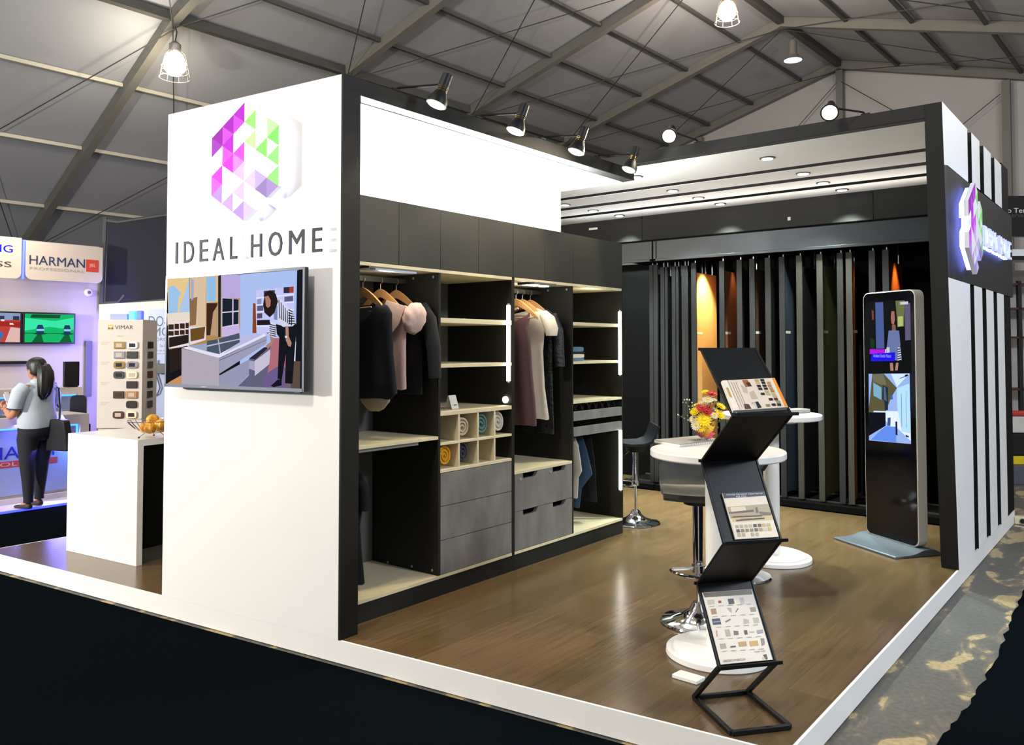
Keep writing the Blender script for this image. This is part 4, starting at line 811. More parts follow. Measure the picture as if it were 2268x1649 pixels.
for i, (x, w) in enumerate(((-4.285, .045), (-4.235, .05), (-4.153, .045), (-4.10, .03), (-4.021, .042), (-3.972, .028), (-3.908, .045), (-3.862, .025))):
    board(x, ('thin dark sample board, number %s from the left in the closely spaced group' % ('one two three four five six seven eight'.split()[i])), w, z1=2.33 if i > 1 else 2.36)
for x, lb, fc, ed in ((-3.80, 'dark edged board whose face shows lit maple wood', 'board_maple', 'board_edge'), (-3.494, 'dark edged board showing a cherry wood face', 'board_cherry', 'board_edge'),
    (-3.31, 'plain black board right of the cherry wood one', 'board_black', 'board_edge'), (-3.18, 'dark edged board showing a walnut brown face', 'board_walnut', 'board_edge'),
    (-3.022, 'grey edged board with black face right of the walnut one', 'board_black', 'board_edge'), (-2.885, 'grey edged board showing a slate blue face', 'board_slate', 'board_edge'),
    (-2.72, 'pale edged board with black face', 'board_black', 'board_edge_pale'), (-2.53, 'pale edged board showing a moss green face', 'board_moss', 'board_edge_pale'),
    (-2.347, 'dark grey board near the kiosk', 'board_black', 'board_edge'), (-2.268, 'pale edged board with a sliver of orange teak face beside the kiosk', 'board_teak', 'board_edge_pale'),
    (-2.07, 'dark board just left of the lit teak one above the kiosk', 'board_black', 'board_edge'),
    (-1.955, 'lit orange teak board partly hidden behind the kiosk', 'board_teak', 'board_edge')):
    board(x, lb, face=fc, edge=ed, d=.10 if 'sliver' in lb else .5)
light('SPOT', 'rack_light', (-3.60, 7.85, 2.40), 150, (1, .80, .45), .02, (-3.76, 7.95, .8), 75, .8)
light('SPOT', 'rack_light', (-3.38, 7.9, 2.40), 14, (1, .55, .25), .02, (-3.44, 8.0, 1.4), 40, .7)
light('SPOT', 'rack_light', (-2.14, 7.80, 2.40), 10, (1, .50, .2), .02, (-2.2, 8.0, 1.4), 50, .7)
light('SPOT', 'rack_light', (-1.80, 7.9, 2.40), 50, (1, .60, .28), .02, (-1.90, 8.0, 1.4), 50, .7)
# small notices on the header
tag(MB().box(-5.45, -5.33, 8.322, 8.3295, 2.905, 2.93).build('notice_plate', 'paper'), 'small white plate on the dark header near the white bulkhead', 'plate')
tag(MB().box(-3.02, -2.99, 8.322, 8.3295, 2.79, 2.825).build('wall_hook', 'paper'), 'tiny white fitting on the dark header above the rear rack', 'fitting')

# ================================================================ BAR TABLES AND STOOLS
def bar_table(x, y, zt, rt, rb, rc, label):
    t = thing('bar_table', label, 'table', (x, y, 0))
    MB().lathe((x, y, zt), [(rt - .006, -.036), (rt, -.030), (rt, -.005), (rt - .004, 0), (.001, 0)], 72).build('tabletop', 'white_gloss', t)
    MB().lathe((x, y, zt - .0362), [(.18, -.022), (.18, 0)], 48).build('top_plate', 'white_gloss', t)
    MB().cyl((x, y, .046), (x, y, zt - .058), rc, 32).build('column', 'white_gloss', t)
    MB().lathe((x, y, 0), [(rb, .0005), (rb + .003, .004), (rb, .026), (rb - .03, .030), (rb - .035, .042), (rb - .045, .046), (.001, .046)], 72).build('base', 'white_gloss', t)
    return t
bar_table(-1.738, 3.793, .993, .325, .252, .060, 'round white bar table behind the brochure rack, holding the bouquet')
bar_table(-2.205, 5.70, 1.023, .345, .265, .055, 'round white bar table farther back with folded papers on it')
def seat_mesh(wd=.40):
    # curved sheet: profile (forward f, height z) front lip -> pan -> low back ; forward is -Y
    prof = [(-.20, -.035), (-.205, -.02), (-.195, .0), (-.15, .008), (-.06, -.004), (.04, .0), (.10, .02), (.145, .06), (.165, .12), (.175, .15)]
    m = MB(); up = []; dn = []
    n = 12
    rings = []
    for f, z in prof:
        r = []
        for k in range(n + 1):
            s = -1 + 2 * k / n
            r.append(V(s * wd / 2 * (1 - .06 * abs(f)), f - .02 * s * s * (1 if f > .1 else 0), z + .012 * s * s))
        rings.append(r)
    th = .022
    def nrm(i):
        a = prof[max(i - 1, 0)]; b = prof[min(i + 1, len(prof) - 1)]; d = V(0, b[0] - a[0], b[1] - a[1]).normalized(); return V(0, d.z, -d.y)
    full = [r + [p + nrm(i) * th for p in r[::-1]] for i, r in enumerate(rings)]
    return m.loft(full)
def stool(label, loc, rz, zs, mt, ring=.29):
    t = thing('bar_stool', label, 'stool', loc, rz)
    o = seat_mesh().build('seat', mt, t, local=True, bevel=.004); o.location = (0, 0, zs)
    MB().cyl((0, 0, zs - .075), (0, 0, zs - .026), .075, 24, .09).build('seat_mount', 'black_metal', t, local=True)
    MB().cyl((0, 0, ring - .02), (0, 0, zs - .07), .028, 24).build('lift_column', 'chrome', t, local=True)
    MB().cyl((0, 0, .05), (0, 0, ring - .018), .013, 20).build('piston', 'chrome', t, local=True)
    MB().lathe((0, 0, 0), [(.205, .0005), (.207, .006), (.20, .014), (.15, .024), (.09, .045), (.05, .075), (.035, .105), (.03, .11), (.001, .11)], 56).build('base', 'chrome', t, local=True)
    pts = [V(.16 * cos(a), -.07 + .13 * sin(a), ring) for a in [radians(200 + 14 * k) for k in range(11)]]
    pts = [V(.022, 0, ring)] + [V(.14, -.03, ring)] + [V(.15 * cos(a), -.05 + .13 * sin(a), ring) for a in [radians(0 - 18 * k) for k in range(11)]] + [V(-.14, -.03, ring), V(-.022, 0, ring)]
    MB().tube(pts, .009, 8).cyl((0, 0, ring - .02), (0, 0, ring + .02), .034).build('footrest', 'chrome', t, local=True)
    MB().tube([V(.03, -.02, zs - .04), V(.10, -.10, zs - .085), V(.12, -.12, zs - .10)], .004, 6).build('lever', 'brass', t, local=True)
    MB().tube([V(.12, -.12, zs - .10), V(.165, -.155, zs - .125)], [.009, .007], 8).build('lever_grip', 'black_plastic', t, local=True)
    return t
stool('grey low-back bar stool with chrome base beside the near white table', (-2.02, 4.155, 0), radians(32), .715, 'leather_grey')
stool('dark bar stool mostly hidden behind the brochure rack', (-2.215, 5.15, 0), radians(-51), .70, 'leather_dark', .34)
stool('dark shiny bar stool beside the end of the wardrobes', (-3.554, 6.134, 0), radians(-51), .68, 'leather_dark', .34)
# notebook on near table
t = thing('notebook', 'grey spiral notebook lying on the near white table', 'notebook', (-2.0, 3.95, .9935))
a = V(-2.12, 3.855, .9935); u = V(.20, -.105, 0); w = V(.09, .33, 0)
MB().pbox(a, u, w, (0, 0, .012)).build('pages', 'paper', t)
MB().pbox(a + V(0, 0, .0122), u, w, (0, 0, .003)).build('cover', 'book_grey', t)
MB().pbox(a + u * .5 + w * .45 + V(0, 0, .0154), u * .25, w * .28, (0, 0, .0005)).build('cover_print', 'back_grey', t)
m = MB()
for k in range(24):
    c_ = a + u * 1.0 + w * ((k + .5) / 24) + V(0, 0, .008)
    m.tube([c_ + V(.006 * cos(q), -.003 * cos(q), .007 * sin(q)) for q in [2 * pi * j / 8 for j in range(9)]], .0012, 4)
m.build('spiral_binding', 'wire', t)
# papers on far table
t = thing('magazine', 'white folded papers lying open on the far white table', 'magazine', (-2.28, 5.88, 1.0235))
mm = MB(); rings = []
for k in range(9):
    f = k / 8; z_ = 1.026 + .022 * abs(sin(f * pi * 1.7))
    rings.append([V(-2.40 + .26 * f, 5.72 + .08 * f, z_), V(-2.44 + .26 * f, 5.94 + .08 * f, z_), V(-2.44 + .26 * f, 5.94 + .08 * f, z_ + .003), V(-2.40 + .26 * f, 5.72 + .08 * f, z_ + .003)])
mm.loft(rings).build('pages', 'paper', t)
tag(MB().pbox((-2.09, 5.72, 1.0235), (.09, .20, 0), (-.10, .05, 0), (0, 0, .028)).build('catalogue', 'book_grey', bevel=.002), 'thick grey catalogue near the edge of the far white table', 'book')
# white tile sample on the floor
t = thing('floor_power_block', 'small flat white block lying on the wood floor beside the table base', 'block', (-1.72, 3.415, 0))
MB().pbox((-1.782, 3.39, .0005), (.125, -.005, 0), (.008, .07, 0), (0, 0, .018)).build('body', 'white_gloss', t, bevel=.003)
MB().pbox((-1.765, 3.402, .0186), (.09, -.004, 0), (.005, .045, 0), (0, 0, .001)).build('top_panel', 'paper', t)
# bouquet ---------------------------------------------------------------
R_ = V(.781, .624, 0); F_ = V(-.624, .781, 0)
bc = V(-1.915, 4.03, .9935)
t = thing('flower_bouquet', 'bouquet of yellow, white and red flowers in yellow wrap on the near white table', 'bouquet', bc)
def BP(r_, f_, z_): return bc + R_ * r_ + F_ * f_ + V(0, 0, z_)
m = MB(); rings = []
for h, r_, off in ((.0, .022, 0), (.03, .018, .0), (.05, .032, -.004), (.075, .052, -.006), (.098, .062, -.006)):
    rings.append([BP(off + r_ * (1 + .06 * sin(5 * a)) * cos(a), r_ * sin(a), h + .012 * sin(3 * a + 1) * (h > .05)) for a in [2 * pi * k / 30 for k in range(30)]])
m.loft(rings, cap=False); b = m.build('wrap', 'wrap_yellow', t); s_ = b.modifiers.new('s', 'SOLIDIFY'); s_.thickness = .0015
m = MB()
for k in range(6):
    a = 2 * pi * k / 6; c_ = BP(0, 0, .035)
    tip = BP(.055 * cos(a), .055 * sin(a), .045 + .018 * sin(2 * a)); sd = (R_ * -sin(a) + F_ * cos(a)) * .02
    m.add([c_, tip * .5 + c_ * .5 + sd + V(0, 0, .014), tip, tip * .5 + c_ * .5 - sd - V(0, 0, .006), tip * .5 + c_ * .5 + V(0, 0, -.012)], [[0, 1, 2], [0, 2, 3], [0, 3, 4], [0, 4, 1], [1, 4, 3, 2]])
m.build('ribbon', 'ribbon_pink', t)
m = MB().lathe(bc, [(.035, .0005), (.03, .01), (.016, .03)], 14); m.build('wrap_foot', 'wrap_white', t)
def flower(c_, r_, mt, n=16, up=None, layers=2):
    up = (up or V(0, 0, 1)).normalized(); u = up.orthogonal().normalized(); w = up.cross(u); m = MB()
    for L in range(layers):
        rr = r_ * (1 - .3 * L); hh = .006 + .006 * L
        for k in range(n):
            a = 2 * pi * (k + .5 * L) / n; d = u * cos(a) + w * sin(a); s_ = d.cross(up) * rr * .17
            m.add([c_, c_ + d * rr * .6 + s_ + up * (hh * .5), c_ + d * rr + up * hh, c_ + d * rr * .6 - s_ + up * (hh * .5), c_ + d * rr * .6 - up * .003], [[0, 1, 4], [1, 2, 4], [2, 3, 4], [3, 0, 4], [0, 3, 2, 1]])
    o_ = m.build('flower', mt, t)
    MB().sph(c_ + up * .006, r_ * .28, 8, (1, 1, .6)).build('flower_centre', mt if mt != 'petal_white' else 'petal_yellow', o_)
view = V(.35, -.8, .35)
rnd = random.Random(3)
for r_, f_, z_, rad, mt in ((-.022, -.075, .125, .036, 'petal_yellow'), (-.062, -.05, .165, .026, 'petal_yellow'), (-.058, -.06, .095, .026, 'petal_white'), (-.068, -.04, .125, .022, 'petal_white'), (-.028, -.06, .185, .030, 'petal_red'),
    (-.002, -.07, .165, .024, 'petal_red'), (.028, -.04, .255, .026, 'petal_red'), (.005, -.05, .225, .028, 'petal_white'), (-.015, -.04, .205, .022, 'petal_white'), (.0, -.02, .262, .020, 'petal_yellow'), (.06, -.06, .15, .03, 'petal_yellow'),
    (.03, -.075, .145, .02, 'petal_white'), (.075, -.04, .19, .024, 'petal_yellow'), (-.035, -.07, .085, .024, 'petal_yellow'), (.04, .03, .22, .03, 'petal_white'), (-.03, .05, .19, .03, 'petal_yellow'), (.02, .07, .17, .03, 'petal_red'), (.07, .04, .16, .028, 'petal_white')):
    c_ = BP(r_, f_, z_)
    flower(c_, rad * 1.22, mt, up=(c_ - BP(0, .0, .07)).normalized() + view * .35)
m = MB()
for k in range(150):
    a = rnd.uniform(0, 2 * pi); q = rnd.uniform(.01, .075); h = rnd.uniform(.07, .22)
    c_ = BP(q * cos(a), q * sin(a), h); d = V(rnd.uniform(-1, 1), rnd.uniform(-1, 1), rnd.uniform(0, 1.2)).normalized() * rnd.uniform(.015, .03); s_ = d.cross(V(0, 0, 1)).normalized() * .005
    m.add([c_, c_ + d * .5 + s_, c_ + d, c_ + d * .5 - s_, c_ + d * .5 + V(0, 0, -.002)], [[0, 1, 4], [1, 2, 4], [2, 3, 4], [3, 0, 4], [0, 3, 2, 1]])
m.build('foliage', 'leaf', t)
for tip in ((-.092, .0, .222), (-.143, .0, .140), (.05, .0, .25), (-.11, .01, .2)):
    m = MB(); pts = [BP(0, 0, .08), BP(tip[0] * .5, tip[1] - .02, .08 + (tip[2] - .08) * .75), BP(*tip)]
    m.tube(pts, .0015, 5)
    for k in range(14):
        f = .45 + .55 * k / 13; p = pts[1].lerp(pts[2], (f - .45) / .55); q = p + V(rnd.uniform(-.012, .012), rnd.uniform(-.012, .012), rnd.uniform(-.01, .014))
        m.tube([p, q], .001, 4)
    sp = m.build('sprig', 'leaf', t); m = MB()
    for k in range(7):
        f = .5 + .5 * k / 6; p = pts[1].lerp(pts[2], (f - .5) / .5) + V(rnd.uniform(-.012, .012), rnd.uniform(-.012, .012), rnd.uniform(-.01, .014)); m.sph(p, rnd.uniform(.003, .0055), 6)
    m.build('bud', 'petal_white', sp)

# ================================================================ BROCHURE RACK (zigzag)
P0 = V(-1.34, 3.032, 0); WD = V(cos(radians(51.5)), sin(radians(51.5)), 0); DD = V(-WD.y, WD.x, 0); RWD = .25
prof = [(0, .012), (.33, .012), (.10, .222), (.29, .50), (.05, .722), (.24, 1.02), (-.035, 1.23), (.235, 1.485)]
t = thing('brochure_rack', 'folding zigzag black brochure rack standing on the wood floor', 'brochure rack', P0 + DD * .15 + WD * .125)
def RP_(i, s=0): return P0 + DD * prof[i][0] + V(0, 0, prof[i][1]) + WD * s
def bar(p, q, r=.011, name='frame_tube'):
    d = (q - p).normalized(); s = d.cross(V(0, 0, 1)); s = (s.normalized() if s.length > .1 else DD) ; u = d.cross(s).normalized()
    MB().pbox(p - s * r - u * r, q - p, s * 2 * r, u * 2 * r).build(name, 'black_metal', t, bevel=.002)
for i in range(7):
    for s in (0, RWD): bar(RP_(i, s), RP_(i + 1, s), .009 if i < 2 else .005)
for i in (0, 1, 2): bar(RP_(i), RP_(i, RWD), .009)
for i in (2, 3, 4, 5, 6):
    a, b_ = RP_(i), RP_(i + 1); sl = (b_ - a); nr = sl.cross(WD).normalized() * .004
    MB().pbox(a + WD * .006 - nr / 2, WD * (RWD - .012), sl, nr).build('panel', 'black_metal', t)
for i in (2, 4, 6):
    a = RP_(i); out = (RP_(i) - RP_(i + 1)).normalized()
    MB().pbox(a - WD * .004 - DD * .02, WD * (RWD + .022), DD * .022, (0, 0, .006)).build('tray', 'black_metal', t)
    MB().pbox(a - WD * .004 - DD * .024, WD * (RWD + .022), DD * .004, (0, 0, .013)).build('tray_lip', 'black_metal', t)
for i in (3, 5, 7):
    MB().pbox(RP_(i) - WD * .012 - V(0, 0, .004), WD * (RWD + .018), DD * .006, (0, 0, .012)).build('fold_edge', 'black_metal', t)
MB().pbox(RP_(6, .008) - DD * .012 + V(0, 0, .0), WD * .003, DD * .004 + V(0, 0, .018), DD * .001).build('clip', 'chrome', t)
def printed(i, quad, items, nm, lb, cat, thick, base='e8e0d0', yoff=.004, extra=None):
    a, b_ = RP_(i), RP_(i + 1); sl = (b_ - a).normalized(); nr = WD.cross(sl).normalized()
    o = a + WD * quad[0] + sl * quad[1] + nr * yoff; U = WD * (quad[2] - quad[0]) + sl * quad[4]; Vv = sl * (quad[3] - quad[1]) + WD * quad[5]
    q = thing(nm, lb, cat, o)
    for k in range(max(1, int(thick / .004))):
        MB().pbox(o + nr * k * .004 - WD * .0012 * (k % 3), U, Vv, nr * .0036).build('sheets', 'paper', q)
    m = MB(); pic(m, items, o + nr * (max(1, int(thick / .004)) * .004 + .0002), U, Vv, nr)
    m.build('printed_page', 'print_ink', q, smooth=0); return q, o, U, Vv, nr
q, o, U, Vv, nr = printed(6, (.0, .012, .238, .172, .012, .012), PIC_BROCH, 'brochure_stack', 'stack of colour chart brochures on the top tier of the black rack', 'brochure', .016)
q, o, U, Vv, nr = printed(4, (.050, .012, .238, .205, 0, -.002), PIC_LEAF, 'leaflet_stack', 'countertop leaflets with colour swatches on the middle tier of the black rack', 'leaflet', .008)
oo = o + nr * .0115; m = MB()
for s_, x0, x1, y0, y1, c_ in (('CHOOSE THE RIGHT COUNTERTOP', .06, .93, .935, .965, 'e8e8f0'), ('FOR YOU!', .28, .52, .885, .92, 'e8e8f0'),
    ('FALL IN RIGHT AND GET YOUR COUNTERTOP', .10, .88, .468, .488, '2a2018'), ('UPON FINALIZING YOUR TEMPLATE', .22, .80, .405, .425, '2a2018')):
    m = MB(); text(s_, oo + U * x0 + Vv * y0, U * (x1 - x0), Vv * (y1 - y0), nr, None, mb=m, col=c_, depth=.0002)
    m.build('printed_text', 'print_ink', q, smooth=0)
q, o, U, Vv, nr = printed(2, (.008, .010, .236, .296, 0, 0), PIC_CARD, 'product_card', 'upside down kitchen accessories card on the lowest tier of the black rack', 'card', .004)
oo = o + nr * .0075; m = MB()
text('KITCHEN ACCESSORIES', oo + U * .47 + Vv * .055, U * -.42, Vv * -.03, nr, None, mb=m, col='5a5048', depth=.0002)
m.build('printed_heading', 'print_ink', q, smooth=0); m = MB()
text('IDEAL HOME', oo + U * .90 + Vv * .135, U * -.2, Vv * -.02, nr, None, mb=m, col='887c70', depth=.0002)
m.build('printed_text', 'print_ink', q, smooth=0)

# ================================================================ DIGITAL KIOSK
K0 = V(-1.867, 6.772, 0); K1 = V(-1.425, 6.475, 0); kd = (K1 - K0).normalized(); kn = V(kd.y, -kd.x, 0)   # kn points to the viewer
KW = (K1 - K0).length; KB, KT = .045, 1.915
kc = (K0 + K1) / 2
t = thing('digital_kiosk', 'tall black glass advertising kiosk with silver edge and two lit pictures', 'kiosk', kc - kn * .05)
o = kc + V(0, 0, (KB + KT) / 2)
MB().prism(rrect(KW, KT - KB, .055), o - kn * .085, kd, (0, 0, 1), kn * .083).build('housing', 'kiosk_silver', t, bevel=.003)
MB().prism(rrect(KW - .016, KT - KB - .016, .048), o - kn * .0018, kd, (0, 0, 1), kn * .0035).build('glass_front', 'black_glass', t)
m = MB(); pic(m, PIC_KIOSK, K0 + kd * .008 + kn * .002 + V(0, 0, KT - .008 - (KT - KB - .016)), kd * (KW - .016), (0, 0, KT - KB - .016), kn, .00004)
oo = K0 + kd * .008 + kn * .0042 + V(0, 0, KB + .008); UU = kd * (KW - .016); VV = V(0, 0, KT - KB - .016)
m.build('screen', 'screen_glow', t, smooth=0)
m = MB()
text('Architect Kandie Velasco', oo + UU * .20 + VV * .734, UU * .36, VV * .014, kn, None, mb=m, col='a8a8ff', depth=.0002)
m.build('caption', 'screen_glow', t, smooth=0); m = MB()
text('11:05:13', oo + UU * .74 + VV * .946, UU * .16, VV * .012, kn, None, mb=m, col='c0c8e0', depth=.0002)
m.build('clock_text', 'screen_glow', t, smooth=0)
m = MB(); rings = []
for f, z in ((.26, .012), (.255, .018), (.20, .016), (.13, .016), (.07, .024), (.03, .038), (0, .0445), (-.06, .0445), (-.10, .04), (-.13, .025), (-.15, .014)):
    rings.append([kc + kn * f + kd * s * (KW / 2 + .055) + V(0, 0, z) for s in (-1, 1)] + [kc + kn * f + kd * s * (KW / 2 + .055) + V(0, 0, .001 if abs(f) > .05 else .001) for s in (1, -1)])
m.loft(rings).build('base_plate', 'base_silver', t, bevel=.002)
# ================================================================ WHITE WATERFALL COUNTER AND FRUIT BOWL
CC = V(-6.357, 2.705, 0)
def CP(u, n_, z): return CC + SD * u + SN * n_ + V(0, 0, z)
CW, CL, CH = .840, 1.75, .858
t = thing('kitchen_counter', 'glossy white waterfall counter with dark recessed side on the platform', 'counter', CP(CW / 2, CL / 2, 0))
MB().pbox(CP(0, 0, .001), SD * CW, SN * .044, (0, 0, CH - .001)).pbox(CP(0, .044, CH - .044), SD * CW, SN * (CL - .044), (0, 0, .044)).pbox(CP(0, CL - .044, .001), SD * CW, SN * .044, (0, 0, CH - .045)).build('waterfall_top', 'white_gloss', t)
MB().pbox(CP(.03, .0445, .10), SD * (CW - .06), SN * (CL - .089), (0, 0, CH - .1445)).build('cabinet_body', 'charcoal_deep', t)
MB().pbox(CP(.06, .0445, .001), SD * (CW - .11), SN * (CL - .089), (0, 0, .0988)).build('plinth', 'alu_dark', t)
bz = CH + .0005; fb = CP(.80, .13, bz)
fb = V(-5.60, 2.955, bz)
t = thing('fruit_bowl', 'chrome wire bowl with orange fruit on the white counter', 'bowl', fb)
g = MB(); nW = 22
def bowl_r(s): return .055 + .115 * s, .035 + .085 * s ** 1.6
for k in range(nW):
    a = 2 * pi * k / nW
    g.tube([fb + V(cos(a) * r_, sin(a) * r_ , z_) for r_, z_ in [bowl_r(j / 5) for j in range(6)]], .0019, 5)
for s in (0, 1):
    r_, z_ = bowl_r(s); g.tube([fb + V(cos(a) * r_, sin(a) * r_, z_) for a in [2 * pi * k / 28 for k in range(29)]], .0026, 6)
g.build('wire_basket', 'chrome', t)
for k in range(3):
    a = 2 * pi * k / 3 + .5
    l = MB().tube([fb + V(cos(a) * .05, sin(a) * .05, .04), fb + V(cos(a) * .10, sin(a) * .10, .008)], .0028, 6).build('leg', 'chrome', t)
    MB().sph(fb + V(cos(a) * .10, sin(a) * .10, .0075), .0072, 10).build('ball_foot', 'black_plastic', l)
rnd = random.Random(5)
FR = [(-.045, -.03, .072, 0), (.035, -.04, .070, 1), (.0, .045, .075, 2), (.072, .02, .092, 3), (-.07, .035, .09, 4), (.005, -.005, .125, 5)]
fl_ = ['left fruit at the bottom of the wire bowl', 'front middle fruit in the wire bowl', 'rear middle fruit in the wire bowl', 'right hand fruit in the wire bowl', 'rear left fruit in the wire bowl', 'topmost fruit piled in the wire bowl']
for (x, y, z, i) in FR:
    c_ = fb + V(x, y, z); rings = []
    for j in range(9):
        b_ = -pi / 2 + pi * j / 8
        rings.append([c_ + V(cos(b_) * cos(a) * .041 * (1 + .14 * cos(5 * a + i)) + 1e-5 * cos(a), cos(b_) * sin(a) * .041 * (1 + .14 * cos(5 * a + i)) + 1e-5 * sin(a), sin(b_) * .039) for a in [2 * pi * k / 30 for k in range(30)]])
    tag(MB().loft(rings).build('fruit', 'fruit'), 'ribbed orange ' + fl_[i], 'fruit', 'fruit in the wire bowl')
# small wall washer on the sign wall side of the counter bay

# ================================================================ NEIGHBOURING BOOTH
S_ = 1.06
def NB(x, y, z): return V(x * S_, y * S_, 1.5 - (1.5 - z) * S_)
NX, WX = -8.615, -10.215
npz = -.09
struct(MB().box(-12.6, -8.80, .2, 9.2, GZ + .0045, npz), 'floor', 'neighbour_white')
t = thing('floor_light_strip', 'blue light strip along the edge of the neighbouring platform', 'light strip', (-8.79, 3.4, npz))
MB().box(-8.799, -8.792, .5, 5.4, GZ + .008, npz - .002).build('strip_light', 'led_blue', t)
light('AREA', 'blue_glow', (-8.95, 3.6, .35), 26, (.25, .22, 1), .5, (-7.2, 2.9, 0), sy=1.6)
# wall
wn0 = NB(WX, 1.0, 0); wn1 = NB(WX, 4.68, 0)
struct(MB().box(wn0.x - .1, wn0.x, wn0.y, wn1.y, npz + .001, NB(0, 0, 2.72).z), 'wall_far_left', 'neighbour_wall')
light('AREA', 'blue_glow', NB(WX + .6, 4.66, 1.3), 22, (.26, .22, 1), .2, NB(WX, 4.45, 1.3), sy=1.8)
light('AREA', 'booth_glow', NB(-9.3, 3.4, 2.9), 22, (1, .9, .82), .8, NB(WX, 3.6, 1.2), sy=1.6)
# fascia boards
def fascia(y0, y1, z0, z1, lb, round_l=True, round_r=True):
    t = thing('fascia_sign', lb, 'sign', NB(WX + .35, (y0 + y1) / 2, z0))
    a, b_ = NB(WX + .36, y0, z0), NB(WX + .36, y1, z1); h = b_.z - a.z; w = b_.y - a.y; r = .07
    pts = [(0, h), (0, r if round_l else 0)] + ([(r - r * cos(q), r - r * sin(q)) for q in [radians(15 * k) for k in range(1, 7)]] if round_l else []) + [(w - r, 0)] + [(w - r + r * sin(q), r - r * cos(q)) for q in [radians(15 * k) for k in range(1, 7)]] + [(w, h)]
    MB().prism(pts, a, (0, 1, 0), (0, 0, 1), (.04, 0, 0)).build('board', 'sign_cream', t)
    MB().box(a.x - .33, a.x, a.y + .15, a.y + .2, a.z + .1, a.z + .16).box(a.x - .33, a.x, b_.y - .2, b_.y - .15, a.z + .1, a.z + .16).build('bracket', 'grey_column', t)
    return t, a.x + .0405
t1, fx = fascia(3.70, 4.535, 2.24, 2.665, 'cream fascia board with dark blue capitals and a red square')
def FT(s, y0, y1, z0, z1, c_, mb): text(s, NB((fx) / S_, y0, z0), (0, (y1 - y0) * S_, 0), (0, 0, (z1 - z0) * S_), (1, 0, 0), None, mb=mb, col=c_, depth=.004)
m = MB()
FT('HARMAN', 3.735, 4.33, 2.41, 2.51, '1c2448', m); FT('PROFESSIONAL', 3.735, 4.33, 2.352, 2.382, '9a9488', m)
a = NB(0, 4.345, 2.37); m.cur = 'b83420'; m.box(fx, fx + .004, a.y, a.y + .15, a.z, a.z + .15)
m.cur = 'd8b8a8'; text('JBL', (fx + .005, a.y + .035, a.z + .05), (0, .08, 0), (0, 0, .05), (1, 0, 0), None, mb=m, col='d8a898', depth=.001)
m.build('lettering', 'print_ink', t1, smooth=0)
t2, fx = fascia(2.75, 3.655, 2.24, 2.69, 'cream fascia board with blue glowing letters at the left frame edge')
m = MB(); FT('NG', 3.36, 3.565, 2.52, 2.60, '1018ff', m); m.build('glowing_letters', attr_mat('glow_letters', 1.3), t2, smooth=0)
m = MB(); FT('SS', 3.40, 3.555, 2.36, 2.42, '28282c', m); m.build('lettering', 'print_ink', t2, smooth=0)
a = NB(WX + .36, 3.667, 2.24)
tag(MB().box(a.x, a.x + .035, a.y, a.y + .02, a.z + .0, a.z + .46).build('light_strip', 'led_blue'), 'thin vertical blue light strip between the two cream fascia boards', 'light strip')
# televisions on the neighbour wall
def tvn(y0, y1, z0, z1, lb, items):
    t = thing('television', lb, 'television', NB(WX, (y0 + y1) / 2, z0))
    a, b_ = NB(WX, y0, z0), NB(WX, y1, z1)
    MB().box(a.x + .04, a.x + .09, a.y, b_.y, a.z, b_.z).box(a.x, a.x + .04, a.y + .1, b_.y - .1, a.z + .08, b_.z - .08).build('casing', 'black_plastic', t, bevel=.003)
    m = MB(); m.cur = '101010'
    pic(m, items, V(a.x + .0905, a.y + .02, a.z + .02), (0, b_.y - a.y - .04, 0), (0, 0, b_.z - a.z - .04), (1, 0, 0))
    m.build('screen', 'screen_glow', t, smooth=0)
G = '10b060'
tvn(3.80, 4.372, 1.528, 1.892, 'right of two wall televisions, green picture with two small dark devices', [('10b868', (0, 0, 1000, 0, 1000, 1000, 0, 1000)), ('38e8a8', (0, 400, 500, 550, 1000, 450, 1000, 900, 600, 760, 0, 850)), ('087838', (0, 300, 1000, 300, 1000, 330, 0, 330)),
    ('0c5028', (100, 860, 700, 860, 720, 980, 140, 980)), ('0a6030', (140, 0, 250, 280, 330, 280, 380, 0)), ('0a6030', (700, 0, 810, 280, 900, 280, 960, 0)), ('064420', (150, 300, 300, 260, 450, 300, 300, 350)), ('064420', (720, 300, 860, 260, 990, 300, 860, 350)),
    ('1c3c68', (230, 300, 380, 300, 390, 460, 350, 620, 260, 620, 220, 460)), ('90d8e8', (230, 400, 390, 400, 390, 470, 230, 470)), ('1c3c68', (790, 300, 930, 300, 940, 460, 910, 620, 810, 620, 780, 460)), ('90d8e8', (790, 400, 940, 400, 940, 470, 790, 470))])
tvn(3.21, 3.79, 1.528, 1.892, 'left of two wall televisions, partly cut off, showing a red hall', [('c04038', (0, 0, 1000, 0, 1000, 1000, 0, 1000)), ('8c9cc0', (0, 700, 1000, 780, 1000, 1000, 0, 1000)), ('2c3850', (600, 780, 700, 780, 700, 900, 600, 900)), ('2c3850', (860, 760, 980, 760, 980, 900, 860, 900)), ('e0b8b0', (720, 0, 1000, 0, 1000, 480, 820, 520)), ('a02820', (500, 560, 1000, 520, 1000, 700, 500, 720)), ('4070b0', (0, 0, 620, 0, 700, 300, 500, 480, 0, 480)), ('f0e8e8', (640, 720, 700, 720, 700, 780, 640, 780)), ('f0e8e8', (800, 600, 880, 600, 860, 660, 800, 660))])
a = NB(WX, 3.2, 1.30); b_ = NB(WX, 3.868, 1.335)
tag(MB().box(a.x, a.x + .08, a.y, b_.y, a.z, b_.z).build('sound_bar', 'black_plastic', bevel=.004), 'long black sound bar on the wall under the two televisions', 'speaker')
a = NB(WX, 4.516, .895)
tag(MB().box(a.x, a.x + .06, a.y, a.y + .075, a.z, NB(0, 0, 1.566).z).build('column_speaker', 'grey_column', bevel=.004), 'tall slim grey column speaker on the neighbouring wall', 'speaker')
